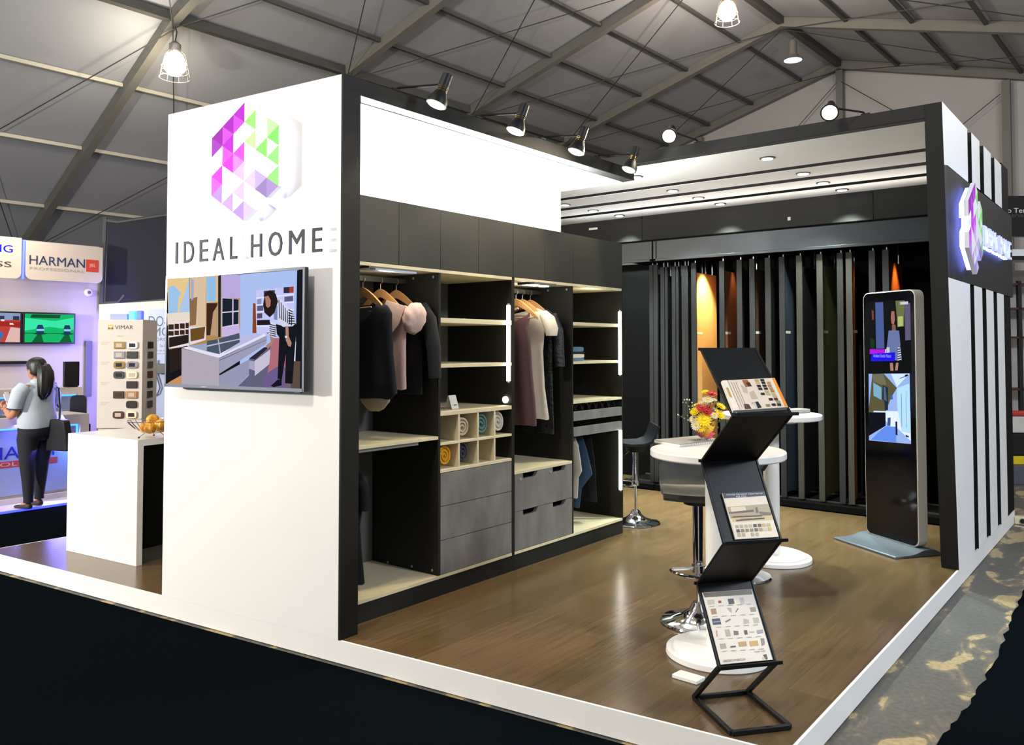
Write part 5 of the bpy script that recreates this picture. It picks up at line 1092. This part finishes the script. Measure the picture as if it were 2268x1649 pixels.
t = thing('security_camera', 'small white dome camera under the cream fascia board with a red square', 'camera', NB(WX, 4.549, 2.14))
c_ = NB(WX, 4.549, 2.152); MB().lathe(c_, [(.05, 0), (.05, .02), (.035, .035)], 20, (1, 0, 0)).build('housing', 'paper', t); MB().sph(c_ + V(.035, 0, 0), .022, 12).build('lens', 'grey_column', t)
# second counter (white with glowing inset) and black monitor on it
def inset_counter(x, y0, y1, ztop, depth, ins, lb, led='led_cyan', txt=False):
    a = NB(x, y0, 0); b_ = NB(x, y1, ztop); t = thing('display_counter', lb, 'counter', V(a.x - depth / 2, (a.y + b_.y) / 2, npz))
    iy0, iy1, iz0, iz1 = NB(x, ins[0], 0).y, NB(x, ins[1], 0).y, max(npz + .05, NB(x, 0, ins[2]).z), NB(x, 0, ins[3]).z
    m = MB().box(a.x - depth, a.x - .06, a.y, b_.y, npz + .001, b_.z)
    m.box(a.x - .06, a.x, a.y, b_.y, iz1, b_.z).box(a.x - .06, a.x, iy1, b_.y, npz + .001, iz1).box(a.x - .06, a.x, a.y, iy1, npz + .001, iz0)
    if iy0 > a.y: m.box(a.x - .06, a.x, a.y, iy0, iz0, iz1)
    m.build('counter_body', 'neighbour_white', t)
    MB().box(a.x - .0598, a.x - .045, iy0 + .03, iy1 - .03, iz0 + .03, iz1 - .03).build('inset_panel', 'neighbour_panel', t)
    MB().box(a.x - .0595, a.x - .052, iy0 + .003, iy1 - .003, iz1 - .018, iz1 - .003).box(a.x - .0595, a.x - .052, iy1 - .018, iy1 - .003, iz0 + .003, iz1 - .02).build('edge_light', led, t)
    return t, V(a.x, a.y, 0), b_
t, a, b_ = inset_counter(NX, 1.5, 3.868, .815, .55, (1.6, 3.783, -.1, .718), 'white reception counter with blue lit inset and orange strip behind the standing woman')
light('AREA', 'blue_glow', NB(NX + .06, 3.70, .62), 3.5, (.1, .25, 1), .08, NB(NX - .05, 3.4, .45), sy=.5)
light('AREA', 'blue_glow', NB(NX + .10, 3.2, .70), 3, (.15, .15, 1), .06, NB(NX - .05, 3.2, .40), sy=1.0)
px_ = NX * S_ - .0445
m = MB()
text('SMA', V(px_, NB(0, 2.86, 0).y, NB(0, 0, .425).z), (0, .40, 0), (0, 0, .125), (1, 0, 0), None, mb=m, col='2430a0', depth=.003)
text('HT', V(px_, NB(0, 3.37, 0).y, NB(0, 0, .425).z), (0, .24, 0), (0, 0, .125), (1, 0, 0), None, mb=m, col='2430a0', depth=.003)
m.cur = 'b84848'; p_ = NB(0, 2.5, .345); m.box(px_, px_ + .002, p_.y, NB(0, 3.586, 0).y, p_.z, NB(0, 0, .405).z)
text('TECHNOLOGY', V(px_ + .002, NB(0, 2.66, 0).y, NB(0, 0, .357).z), (0, .88, 0), (0, 0, .04), (1, 0, 0), None, mb=m, col='e0a8a0', depth=.001)
m.build('lettering', 'print_ink', t, smooth=0)
p0 = NB(NX - .5, 2.6, .815); tag(MB().box(p0.x, p0.x + .42, p0.y, NB(0, 3.15, 0).y, b_.z + .0005, b_.z + .022).build('counter_mat', 'back_grey'), 'dark grey mat on the reception counter in front of the woman', 'mat')
inset_counter(NX - .9, 3.2, 4.191, 1.045, .45, (3.3, 4.15, .2, .968), 'taller white counter with glowing inset behind the woman')
a = NB(NX - 1.0, 4.03, 1.046)
t = thing('monitor', 'black monitor standing on the taller white counter', 'monitor', a)
MB().box(a.x - .02, a.x + .03, a.y, a.y + .17, a.z + .012, a.z + .30).build('display', 'black_plastic', t, bevel=.003); MB().box(a.x - .08, a.x + .07, a.y + .03, a.y + .14, a.z, a.z + .012).build('stand', 'black_metal', t)
# black office chair behind the counter
a = NB(NX - .62, 4.12, 0); cx_, cy_ = a.x - .04, a.y + .02
t = thing('office_chair', 'black chair partly hidden behind the reception counter', 'chair', (cx_, cy_, npz))
MB().prism(rrect(.17, .40, .05), (cx_ + .02, cy_ - .10, .74), V(.5, .86, 0), (0, 0, 1), V(.05, -.03, 0)).build('backrest', 'leather_dark', t)
MB().box(cx_ - .2, cx_ + .2, cy_ - .2, cy_ + .1, .36, .42).build('seat', 'leather_dark', t, bevel=.02)
MB().box(cx_ + .01, cx_ + .03, cy_ - .03, cy_ + .03, .4, .6).build('back_post', 'black_metal', t)
MB().cyl((cx_, cy_, .0), (cx_, cy_, .36), .025).build('column', 'black_metal', t)
for k in range(5):
    q = 2 * pi * k / 5; MB().tube([(cx_, cy_, .01), (cx_ + .27 * cos(q), cy_ + .27 * sin(q), -.03)], .018, 8).build('leg', 'black_metal', t); MB().sph((cx_ + .27 * cos(q), cy_ + .27 * sin(q), -.065), .024, 10).build('caster', 'black_plastic', t)
# sample stand (faces the camera)
def cf(d, l, z): return R_ * l + F_ * d + V(0, 0, z)
D1 = 7.4; l0, l1 = -3.735, -3.330
t = thing('switch_display_stand', 'tall cream display stand with rows of metallic and dark switch plates', 'display stand', cf(D1 + .15, (l0 + l1) / 2, GZ + .0045))
MB().pbox(cf(D1, l0, .765), R_ * (l1 - l0), F_ * .30, (0, 0, .976)).build('panel', 'stand_cream', t, bevel=.002)
MB().pbox(cf(D1 + .01, l0 + .01, GZ + .0047), R_ * (l1 - l0 - .02), F_ * .28, (0, 0, .755 - GZ)).build('pedestal', 'neighbour_white', t)
m = MB(); fz = D1 - .0006
text('VIMAR', cf(fz, l0 + .152, 1.653), R_ * .165, (0, 0, .037), -F_, None, mb=m, col='4c443c', depth=.0006)
m.cur = 'c8a050'; m.poly([(0, 0), (.046, 0), (.046, .044), (0, .044)], cf(fz, l0 + .09, 1.650), R_, (0, 0, 1)); m.cur = 'f0dca0'; m.poly([(.004, .036), (.023, .016), (.042, .036)], cf(fz - .0004, l0 + .09, 1.650), R_, (0, 0, 1)); m.cur = '5a4838'; m.poly([(0, 0), (.023, .012), (0, .022)], cf(fz - .0004, l0 + .09, 1.650), R_, (0, 0, 1)); m.poly([(.046, 0), (.046, .022), (.023, .012)], cf(fz - .0004, l0 + .09, 1.650), R_, (0, 0, 1))
text('ARKE', cf(fz, l0 + .17, 1.585), R_ * .06, (0, 0, .014), -F_, None, mb=m, col='bdb09e', depth=.0004)
for z in (1.535, 1.357, 1.175, .995):
    for j in range(3):
        m.cur = 'b0a494'; m.poly([(0, 0), (.08 - .012 * j, 0), (.08 - .012 * j, .004), (0, .004)], cf(fz, l0 + .03, z - .011 * j), R_, (0, 0, 1))
m.build('lettering', 'print_ink', t, smooth=0)
for nm, c_, mt in (('gold_plate', 'e8c070', 1), ('silver_plate', 'e0d4d8', 1), ('white_plate', 'e8e4e0', 0), ('graphite_plate', '2e302c', 0), ('cream_plate', 'e6dcb8', 0), ('brown_plate', '2a1c16', 0), ('rust_plate', '4c2418', 0), ('tan_plate', 'b07c48', 0), ('gunmetal_plate', '5c6060', .4)): mat(nm, c_, .22 if mt else .4, mt, noise=.03, scale=9)
PL = [(0, 1.510, 'gold_plate', 'sign_cream', 0), (1, 1.510, 'white_plate', 'black_plastic', 1), (0, 1.423, 'silver_plate', 'sign_cream', 0), (1, 1.423, 'graphite_plate', None, 0), (0, 1.333, 'gold_plate', 'black_plastic', 1), (1, 1.333, 'silver_plate', 'black_plastic', 1),
      (0, 1.243, 'gunmetal_plate', 'black_plastic', 1), (1, 1.243, 'cream_plate', 'sign_cream', 1), (1, 1.155, 'brown_plate', None, 0), (0, 1.065, 'rust_plate', 'brown_plate', 0), (1, 1.065, 'tan_plate', 'sign_cream', 0), (1, .978, 'brown_plate', None, 1), (0, .885, 'rust_plate', 'sign_cream', 1), (1, .885, 'cream_plate', 'brown_plate', 1)]
for cI, z, mt, inn, rd in PL:
    o_ = MB().prism(rrect(.098, .064, .02 if rd else .004, 4), cf(D1 - .001, l0 + .197 + cI * .118, z), R_, (0, 0, 1), -F_ * .011).build('switch_plate', mt, t, bevel=.003)
    if inn: MB().prism(rrect(.054, .034, .003, 2), cf(D1 - .0122, l0 + .197 + cI * .118, z), R_, (0, 0, 1), -F_ * .002).build('switch_insert', inn, o_)
for k in range(7):
    z = 1.51 - .09 * k
    MB().pbox(cf(D1 + .10, l1 + .0005, z - .03), F_ * .10, R_ * .01, (0, 0, .062)).build('switch_plate', ('black_plastic', 'alu_dark', 'gunmetal_plate', 'rust_plate')[k % 4], t, bevel=.002)
# boxes on top of the stand
zt = 1.7415
tag(MB().pbox(cf(D1 + .08, l0 + .065, zt), R_ * .16, F_ * .12, (0, 0, .055)).build('sample_box', 'neighbour_panel', bevel=.003), 'pale blue box lying on top of the switch plate stand', 'box')
tag(MB().pbox(cf(D1 + .05, l0 + .25, zt), R_ * .055, F_ * .05, (0, 0, .080)).build('lit_cube', 'led_cyan', bevel=.003), 'bright cyan blue lit block on top of the switch plate stand', 'lamp')
tag(MB().pbox(cf(D1 + .05, l0 + .317, zt), R_ * .055, F_ * .05, (0, 0, .083)).build('lit_cube', 'led_blue', bevel=.01), 'deep blue lit block at the right on top of the switch plate stand', 'lamp')
# wall panel further back
D2 = 10.0; k2 = D2 / 1815.5
def dl(x): return (x - 1134) * k2
def dz(y): return 1.5 + (766 - y) * k2 * 1.0
struct(MB().add([cf(D2, dl(219), npz), cf(D2, dl(540), npz), cf(D2, dl(540), dz(655)), cf(D2, dl(219), dz(673)), cf(D2 + .08, dl(219), npz), cf(D2 + .08, dl(540), npz), cf(D2 + .08, dl(540), dz(655)), cf(D2 + .08, dl(219), dz(673))],
    [[0, 1, 2, 3], [7, 6, 5, 4], [0, 4, 5, 1], [1, 5, 6, 2], [2, 6, 7, 3], [3, 7, 4, 0]]), 'wall_far_back', 'neighbour_white')
t = thing('wall_poster', 'pale wall panel with large teal lettering behind the switch plate stand', 'poster', cf(D2 - .03, dl(390), dz(900)))
MB().pbox(cf(D2 - .03, dl(330), dz(960)), R_ * (dl(460) - dl(330)), F_ * .025, (0, 0, dz(683) - dz(960))).build('panel', 'neighbour_panel', t)
m = MB(); f3 = D2 - .0305
for s_, x0, x1, y0, y1, c_ in (('DO-', 332, 372, 722, 699, '184858'), ('-MO', 335, 378, 743, 724, '184858'), ('HYDRO', 332, 374, 754, 747, '485058'), ('The Italian', 356, 380, 768, 762, '6c7078'), ('Domo is an innovative', 332, 392, 777, 773, '70747c'), ('hydroponic powering', 332, 388, 784, 780, '70747c')):
    text(s_, cf(f3, dl(x0), dz(y0)), R_ * (dl(x1) - dl(x0)), (0, 0, dz(y1) - dz(y0)), -F_, None, mb=m, col=c_, depth=.001)
m.build('lettering', 'print_ink', t, smooth=0)
t = thing('hand_shower', 'grey hose loop hanging from a black holder on the pale panel', 'hose', cf(D2 - .08, dl(350), dz(870)))
MB().pbox(cf(D2 - .10, dl(356), dz(826)), R_ * .10, F_ * .069, (0, 0, .12)).build('holder', 'black_plastic', t, bevel=.004)
pts = [(349, 796), (350, 815), (352, 832), (359, 848), (361, 860), (355, 871), (345, 875), (335, 868), (333, 857), (338, 848), (347, 843), (356, 848), (359, 860)]
pts = [(351, 796), (350, 820), (342, 840), (333, 857), (336, 870), (345, 875), (356, 870), (361, 856), (357, 842), (350, 824)]
MB().tube([cf(D2 - .06, dl(x), dz(y)) for x, y in pts], .009, 8).build('hose', 'grey_column', t)
MB().tube([cf(D2 - .08, dl(350), dz(y)) for y in (795, 826)], .012, 8).build('spray_head', 'chrome', t)
# navy shade net panel
D3 = 10.6; k3 = D3 / 1815.5
def q3(x, y): return cf(D3, (x - 1134) * k3, 1.5 + (766 - y) * k3)
m = MB(); A3 = [q3(232, 672), q3(560, 640), q3(560, 442), q3(236, 489)]
m.loft([[p for p in A3], [p + F_ * .04 for p in A3]])
t = thing('shade_panel', 'dark navy fabric panel hanging on poles above the neighbouring wall', 'panel', q3(390, 672))
m.build('fabric', 'navy_mesh', t)
MB().tube([q3(230, 480), q3(224, 690)], .03, 8).tube([q3(228, 486), q3(258, 490), q3(560, 445)], .02, 8).tube([q3(224, 670), q3(262, 668), q3(275, 652)], .02, 8).build('pole', 'cable', t)

# ================================================================ PEOPLE
def skin_mesh(name, verts, edges, m_, parent, root=0, subd=2):
    me = bpy.data.meshes.new(name); me.from_pydata([v[:3] for v in verts], edges, [])
    o = bpy.data.objects.new(name, me); COL.objects.link(o)
    o.modifiers.new('skin', 'SKIN').use_smooth_shade = True
    s = o.modifiers.new('sub', 'SUBSURF'); s.levels = subd; s.render_levels = subd
    for i, v in enumerate(verts):
        r = v[3]; me.skin_vertices[0].data[i].radius = (r, r) if not isinstance(r, tuple) else r
    me.skin_vertices[0].data[root].use_root = True
    dg = bpy.context.evaluated_depsgraph_get(); nm = bpy.data.meshes.new_from_object(o.evaluated_get(dg)); bpy.data.objects.remove(o)
    nm.name = name; nm.materials.clear(); nm.materials.append(MATS[m_]); nm.polygons.foreach_set('use_smooth', [True] * len(nm.polygons))
    q = bpy.data.objects.new(name, nm); COL.objects.link(q); q.parent = parent
    return q
def head(t, c, fwd, m_='skin'):
    """head with brow, nose, mouth, chin and ears; fwd = facing direction angle in the local frame"""
    m = MB(); rings = []
    prof = [(-.112, .022, .030, .012), (-.100, .040, .045, .012), (-.082, .052, .058, .012), (-.055, .062, .068, .006), (-.02, .070, .082, 0), (.02, .075, .090, -.002), (.055, .072, .088, -.006), (.085, .055, .070, -.008), (.105, .03, .04, -.010), (.112, .005, .006, -.010)]
    n_ = 32
    for z, w, d, sh in prof:
        r = []
        for k in range(n_):
            a = 2 * pi * k / n_; x = cos(a) * d + sh; y = sin(a) * w
            if cos(a) > .93 and -.06 < z < .01: x += .020 * (1 - abs(z + .03) / .045) * (cos(a) - .93) / .07
            if cos(a) > .8 and abs(z + .055) < .012: x += .006
            r.append(c + V(x, y, z))
        rings.append(r)
    m.loft(rings)
    return m
def person_base(loc, rz, label, H=1.5):
    t = thing('person', label, 'person', loc, rz); return t
# local frame: +X forward (facing), +Y her left, Z up, built for a 1.5 m woman
t = person_base((-8.78, 3.435, npz), 0, 'woman in pale blue polo shirt and black trousers standing at the reception counter')
ang = math.atan2(-R_.y, -R_.x) - radians(24)
t.rotation_euler = (0, 0, ang)
hz = 1.365
body_v = [(0, 0, .84, .09), (0, 0, 1.0, .10), (0, 0, 1.14, .09), (-.005, 0, 1.225, .042), (.01, 0, 1.27, .040), (.02, 0, 1.33, .05),       # 0..5
    (-.01, .16, 1.17, .045), (.0, .20, 1.02, .042), (.03, .215, .93, .038), (.12, .19, .90, .034), (.24, .15, .955, .025), (.27, .14, .97, .024),     # 6..11 left arm (near the camera)
    (-.01, -.16, 1.17, .045), (.02, -.2, .97, .040), (.15, -.17, .93, .032), (.25, -.10, .99, .024),   # 12..15
    (0, .085, .78, .08), (.01, .085, .45, .052), (-.02, .085, .09, .030), (.0, .085, .045, .030), (.09, .09, .025, .024),  # 16..20 left leg
    (0, -.085, .78, .08), (.03, -.085, .45, .052), (.06, -.085, .09, .030), (.08, -.085, .045, .030), (.17, -.085, .025, .024)]
body_e = [(0, 1), (1, 2), (2, 3), (3, 4), (4, 5), (2, 6), (6, 7), (7, 8), (8, 9), (9, 10), (10, 11), (2, 12), (12, 13), (13, 14), (14, 15), (0, 16), (16, 17), (17, 18), (18, 19), (19, 20), (0, 21), (21, 22), (22, 23), (23, 24), (24, 25)]
b = skin_mesh('body', body_v, body_e, 'skin', t)
hm = head(t, V(.025, 0, hz), 0)
for s in (1, -1):
    hm.sph((.012, s * .076, hz - .012), .026, 12, (.65, .32, 1))          # ears
hm.build('head', 'skin', t, local=True, subd=1)
mt_eye = mat('eye_dark', '0c0806', .3)
for s in (1, -1): MB().sph((.103, s * .032, hz + .004), .011, 10, (.5, 1.1, .6)).build('eye', 'eye_dark', t, local=True)
MB().tube([(.108, -.02, hz - .062), (.114, 0, hz - .061), (.108, .02, hz - .062)], .0045, 8).build('lips', 'mauve_cloth', t, local=True)
# hands: palm with five fingers each, left one curled round the phone
def hand(c, d, up, s, curl=.6):
    d = Vector(d).normalized(); up = Vector(up).normalized(); sd = d.cross(up)
    m = MB(); m.sph(c + d * .035, .038, 12, (1, 1, .95))
    for k, (o_, L) in enumerate(((-.026, .062), (-.009, .072), (.009, .068), (.025, .054))):
        p0 = c + d * .055 + sd * o_ * s
        p1 = p0 + d * L * .45; p2 = p1 + (d * .5 + up * curl).normalized() * L * .35; p3 = p2 + (d * .0 + up).normalized() * L * .3
        m.tube([p0, p1, p2, p3], [.0095, .009, .008, .006], 8)
    q0 = c + d * .02 + sd * -.032 * s; q1 = q0 + (d * .7 - sd * s * .5 + up * .5).normalized() * .035; m.tube([q0, q1, q1 + (d + up * .8).normalized() * .028], [.011, .010, .007], 8)
    return m
hand(V(.265, .14, .965), (.75, -.35, .45), (-.4, -.3, .9), 1).build('hand', 'skin', t, local=True)
hand(V(.255, -.09, .99), (.75, .35, .35), (-.5, .2, .9), -1).build('hand', 'skin', t, local=True)
# shirt: torso + short sleeves
rings = []
for z, w, d, x0 in ((.795, .185, .148, -.005), (.86, .188, .150, -.01), (.95, .175, .138, .0), (1.04, .172, .138, .01), (1.12, .180, .135, .008), (1.18, .165, .112, 0), (1.215, .11, .08, -.005), (1.245, .055, .055, .0)):
    rings.append([V(x0 + d * cos(a) * (1 + .02 * sin(6 * a + z * 30)), w * sin(a) * (1 + .015 * sin(5 * a + z * 22)), z + .008 * sin(2 * a)) for a in [2 * pi * k / 48 for k in range(48)]])
s_ = MB().loft(rings).build('polo_shirt', 'shirt', t, local=True)
MB().tube([(0, .13, 1.175), (.0, .185, 1.13), (.005, .212, 1.05), (.015, .222, .985)], [.078, .078, .068, .068], 20).build('sleeve', 'shirt', s_, local=True)
MB().tube([(0, -.13, 1.175), (.01, -.18, 1.12), (.02, -.20, 1.0)], [.078, .076, .064], 20).build('sleeve', 'shirt', s_, local=True)
MB().lathe((.0145, .2215, .990), [(.0665, 0), (.069, .002), (.069, .008), (.0665, .010)], 24, (.08, .07, -1)).build('cuff_stripe', 'navy_cloth', s_, local=True)
m = MB(); m.loft([[V(.0 + .062 * cos(a) * f, .062 * sin(a) * f, z + .018 * cos(a) * -1) for a in [2 * pi * k / 28 for k in range(28)]] for f, z in ((1.12, 1.215), (.9, 1.26), (1.0, 1.262), (1.25, 1.213))]); m.build('collar', 'shirt', s_, local=True)
# trousers
tr = MB()
rings = [[V(-.005 + d * cos(a), w * sin(a), z) for a in [2 * pi * k / 40 for k in range(40)]] for z, w, d in ((.66, .10, .08), (.69, .15, .115), (.72, .172, .138), (.78, .178, .146), (.83, .165, .135))]
tr.loft(rings)
for s, pts, rr in ((1, [(-.01, .083, .80), (0, .088, .68), (.008, .088, .45), (-.012, .086, .28), (-.018, .085, .10), (-.018, .085, .065)], [.092, .098, .068, .058, .044, .045]), (-1, [(0, -.083, .80), (.01, -.088, .68), (.03, -.086, .45), (.045, -.085, .28), (.06, -.085, .10), (.06, -.085, .07)], [.092, .098, .068, .058, .044, .045])):
    tr.tube(pts, rr, 24)
tr.build('trousers', 'trousers', t, local=True)
for s, x in ((1, 0), (-1, .078)):
    rings = []
    for f, w, h, z in ((-.055, .02, .02, .02), (-.045, .03, .045, .025), (0, .034, .04, .024), (.06, .038, .026, .018), (.12, .042, .02, .014), (.155, .034, .016, .012), (.172, .012, .010, .010)):
        rings.append([V(x + f, s * .085 + w * cos(a), .002 + max(0, z + h * sin(a) * .9)) for a in [2 * pi * k / 20 for k in range(20)]])
    MB().loft(rings).build('shoe', 'shoe', t, local=True, subd=1)
# hair: cap and long ponytail down the back
m = MB(); rings = []
for z, w, d, x0 in ((-.075, .058, .05, -.055), (-.04, .078, .075, -.03), (0, .085, .094, -.014), (.04, .086, .103, -.003), (.075, .080, .098, -.004), (.105, .055, .07, -.008), (.122, .015, .02, -.01)):
    rings.append([V(.02 + x0 + d * cos(a), w * sin(a), hz + z) for a in [2 * pi * k / 36 for k in range(36)]])
m.loft(rings)
h_ = m.build('hair', 'hair', t, local=True, subd=1)
m = MB(); rings = []
for x, y, z, w, d in ((-.055, .0, hz + .055, .03, .02), (-.095, .005, hz + .04, .06, .045), (-.13, .01, hz - .02, .08, .055), (-.145, .015, hz - .10, .083, .055), (-.15, .02, hz - .18, .080, .05), (-.145, .03, hz - .25, .062, .04), (-.14, .035, hz - .29, .02, .015)):
    rings.append([V(x + d * cos(a) * (1 + .08 * sin(7 * a)), y + w * sin(a) * (1 + .06 * sin(9 * a)), z + .01 * sin(4 * a)) for a in [2 * pi * k / 40 for k in range(40)]])
m.loft(rings).build('ponytail', 'hair', t, local=True)
WOM = t
Mw = Matrix.Translation(t.location) @ Matrix.Rotation(ang, 4, 'Z')
def Wp(x, y, z): return Mw @ V(x, y, z)
# shoulder bag on her far side
t = thing('shoulder_bag', 'black shoulder bag hanging behind the woman at her hip', 'bag', Wp(-.22, -.08, .58))
bx_, by_ = (Mw.to_3x3() @ V(-1, -.15, 0)).normalized(), (Mw.to_3x3() @ V(.15, -1, 0)).normalized()
MB().prism([(-.10, 0), (.155, .0), (.17, .03), (.11, .30), (.04, .315), (-.06, .31), (-.11, .05)], Wp(-.21, -.03, .56), bx_, (0, 0, 1), by_ * .09).build('bag_body', 'leather_dark', t, bevel=.012)
MB().tube([Wp(-.23, -.07, .86), Wp(-.20, -.10, .98), Wp(-.10, -.16, 1.17), Wp(-.02, -.17, 1.20), Wp(.06, -.17, 1.12), Wp(-.08, -.20, .95), Wp(-.20, -.10, .86)], .009, 8).build('strap', 'leather_dark', t)
t = thing('phone', 'white phone held up by the woman at the counter', 'phone', Wp(.30, .10, 1.0))
MB().pbox(Wp(.305, .09, .99), (Mw.to_3x3() @ V(.02, -.065, 0)), (Mw.to_3x3() @ V(.05, .01, .125)), (Mw.to_3x3() @ V(.008, .002, -.003))).build('phone_body', 'paper', t, bevel=.003)
t = thing('brochure_fan', 'dark folded leaflets held in the woman\'s hands', 'leaflet', Wp(.33, .03, 1.0))
for k in range(3): MB().pbox(Wp(.32 + .012 * k, -.02 + .03 * k, 1.0), (Mw.to_3x3() @ V(.03, -.06, 0)), (Mw.to_3x3() @ V(.03 + .02 * k, .01, .13)), (Mw.to_3x3() @ V(.003, .001, -.001))).build('leaflet', ('back_grey', 'shoe', 'paper')[k], t)
# attendant in mint shirt behind the counter, almost out of frame
loc = NB(NX - .72, 3.10, 0); t = person_base((loc.x, 3.145, npz), 0, 'person in pale mint green shirt behind the counter, mostly outside the left edge')
t.rotation_euler = (0, 0, radians(10))
skin_mesh('body', body_v, body_e, 'skin', t)
head(t, V(.025, 0, hz), 0).build('head', 'skin', t, local=True, subd=1)
rings = []
for z, w, d, x0 in ((.78, .20, .15, 0), (.95, .19, .145, .0), (1.1, .19, .14, .005), (1.18, .175, .115, 0), (1.215, .11, .08, -.005), (1.245, .055, .055, .0)):
    rings.append([V(x0 + d * cos(a) * (1 + .03 * sin(6 * a + z * 30)), w * sin(a) * (1 + .02 * sin(5 * a + z * 22)), z) for a in [2 * pi * k / 48 for k in range(48)]])
s_ = MB().loft(rings).build('shirt', 'mint_shirt', t, local=True)
for s in (1, -1): MB().tube([(0, s * .13, 1.175), (.0, s * .19, 1.12), (.01, s * .222, 1.0), (.03, s * .225, .90), (.13, s * .19, .885)], [.055, .066, .06, .055, .05], 20).build('sleeve', 'mint_shirt', s_, local=True)
tr = MB().loft([[V(d * cos(a), w * sin(a), z) for a in [2 * pi * k / 32 for k in range(32)]] for z, w, d in ((.72, .165, .14), (.80, .175, .14))])
for s in (1, -1): tr.tube([(0, s * .085, .78), (.01, s * .088, .45), (.0, s * .085, .07)], [.095, .068, .05], 20)
tr.build('trousers', 'trousers', t, local=True)
m = MB().loft([[V(.01 + d * cos(a) - .01, w * sin(a), hz + z) for a in [2 * pi * k / 32 for k in range(32)]] for z, w, d in ((-.03, .07, .06), (.03, .083, .098), (.075, .08, .098), (.115, .03, .04))]); m.build('hair', 'hair', t, local=True, subd=1)

# ================================================================ STALL BEYOND THE RIGHT WALL
def rb(l, d, z): return cf(d, l, z)
DR = 9.6; kr = DR / 1815.5
def ql(x): return (x - 1134) * kr
def qz(y): return 1.5 + (766 - y) * kr
t = thing('stall_fascia', 'black fascia with partly visible white lettering beyond the striped wall', 'sign', rb(ql(2300), DR, qz(520)))
MB().pbox(rb(ql(2225), DR, qz(522)), R_ * 1.4, F_ * .1, (0, 0, qz(432) - qz(522))).build('board', 'charcoal', t)
m = MB(); text('o Tem', rb(ql(2237), DR - .001, qz(470)), R_ * (ql(2283) - ql(2237)), (0, 0, qz(459) - qz(470)), -F_, None, mb=m, col='f0f0f0', depth=.003)
text('stries', rb(ql(2239), DR - .001, qz(480)), R_ * (ql(2280) - ql(2239)), (0, 0, qz(472) - qz(480)), -F_, None, mb=m, col='4c4c4a', depth=.003); m.build('lettering', 'print_ink', t, smooth=0)
t = thing('stall_canopy', 'cream lit canopy strip under the black fascia', 'canopy', rb(ql(2300), DR + .4, qz(560)))
MB().pbox(rb(ql(2215), DR + .15, qz(563)), R_ * 1.6, F_ * .8, (0, 0, .08)).build('valance', 'bulkhead_white', t)
MB().pbox(rb(ql(2215), DR + .10, qz(572)), R_ * 1.6, F_ * .05, (0, 0, .04)).build('front_bar', 'charcoal', t)
t = thing('shelf_rack', 'dark brown open shelf rack beyond the striped wall', 'shelf', rb(ql(2280), DR + .5, GZ))
for x in (2247, 2330): MB().pbox(rb(ql(x), DR + .62, GZ), R_ * .045, F_ * .045, (0, 0, qz(612) - GZ)).build('upright', 'hair', t)
for y in (622, 680, 748, 870, 962): MB().pbox(rb(ql(2235), DR + .62, qz(y)), R_ * .8, F_ * .3, (0, 0, .025)).build('shelf', 'rust_plate', t)
struct(MB().pbox(rb(ql(2225), DR + 1.0, GZ), R_ * 2.0, F_ * .1, (0, 0, 2.6)), 'wall_far_right', 'neighbour_wall')
t = thing('storage_box', 'white plastic box with a red lid beyond the striped wall', 'box', rb(ql(2260), DR + .2, qz(960)))
MB().pbox(rb(ql(2244), DR + .1, qz(960)), R_ * .32, F_ * .25, (0, 0, qz(922) - qz(960) - .001)).build('box_body', 'paper', t, bevel=.02)
MB().pbox(rb(ql(2242), DR + .09, qz(922)), R_ * .34, F_ * .27, (0, 0, .045)).build('lid', 'petal_red', t, bevel=.01)
tag(MB().pbox(rb(ql(2244), DR + .1, qz(1010)), R_ * .34, F_ * .25, (0, 0, qz(961) - qz(1010))).build('storage_box', 'charcoal', bevel=.02), 'black box under the white plastic box beyond the striped wall', 'box')
tag(MB().pbox(rb(ql(2244), DR + .1, qz(1030)), R_ * .30, F_ * .25, (0, 0, .10)).build('carton', 'petal_yellow', bevel=.01), 'yellow and grey carton under the black box beyond the striped wall', 'carton')
tag(MB().pbox(rb(ql(2240), DR + .05, GZ), R_ * .7, F_ * .5, (0, 0, qz(1031) - GZ)).build('table_block', 'grey_column', bevel=.005), 'grey draped table holding boxes beyond the striped wall', 'table')
for i, (dx, lb) in enumerate(((0, 'near'), (.16, 'farther'))):
    o = V(-1.165 + dx * .4 + .05, 8.72 + dx * 1.2, GZ)
    t = thing('extension_socket', 'cream extension socket block on the ground at the wall corner, %s one' % lb, 'socket', o)
    MB().pbox(o + V(0, 0, .0005), (.11, .03, 0), (-.02, .07, 0), (0, 0, .07)).build('housing', 'cream_plate', t, bevel=.008)
    MB().cyl(o + V(.06, .014, .035), o + V(.063, .008, .035), .022, 16).build('outlet', 'black_plastic', t)
t = thing('power_cable', 'white cable lying on the ground by the sockets', 'cable', (-1.0, 8.6, GZ))
MB().tube([(-1.1, 8.62, GZ + .005), (-1.0, 8.60, GZ + .005), (-.85, 8.66, GZ + .005), (-.7, 8.6, GZ + .009)], .005, 6).build('cord', 'paper', t)
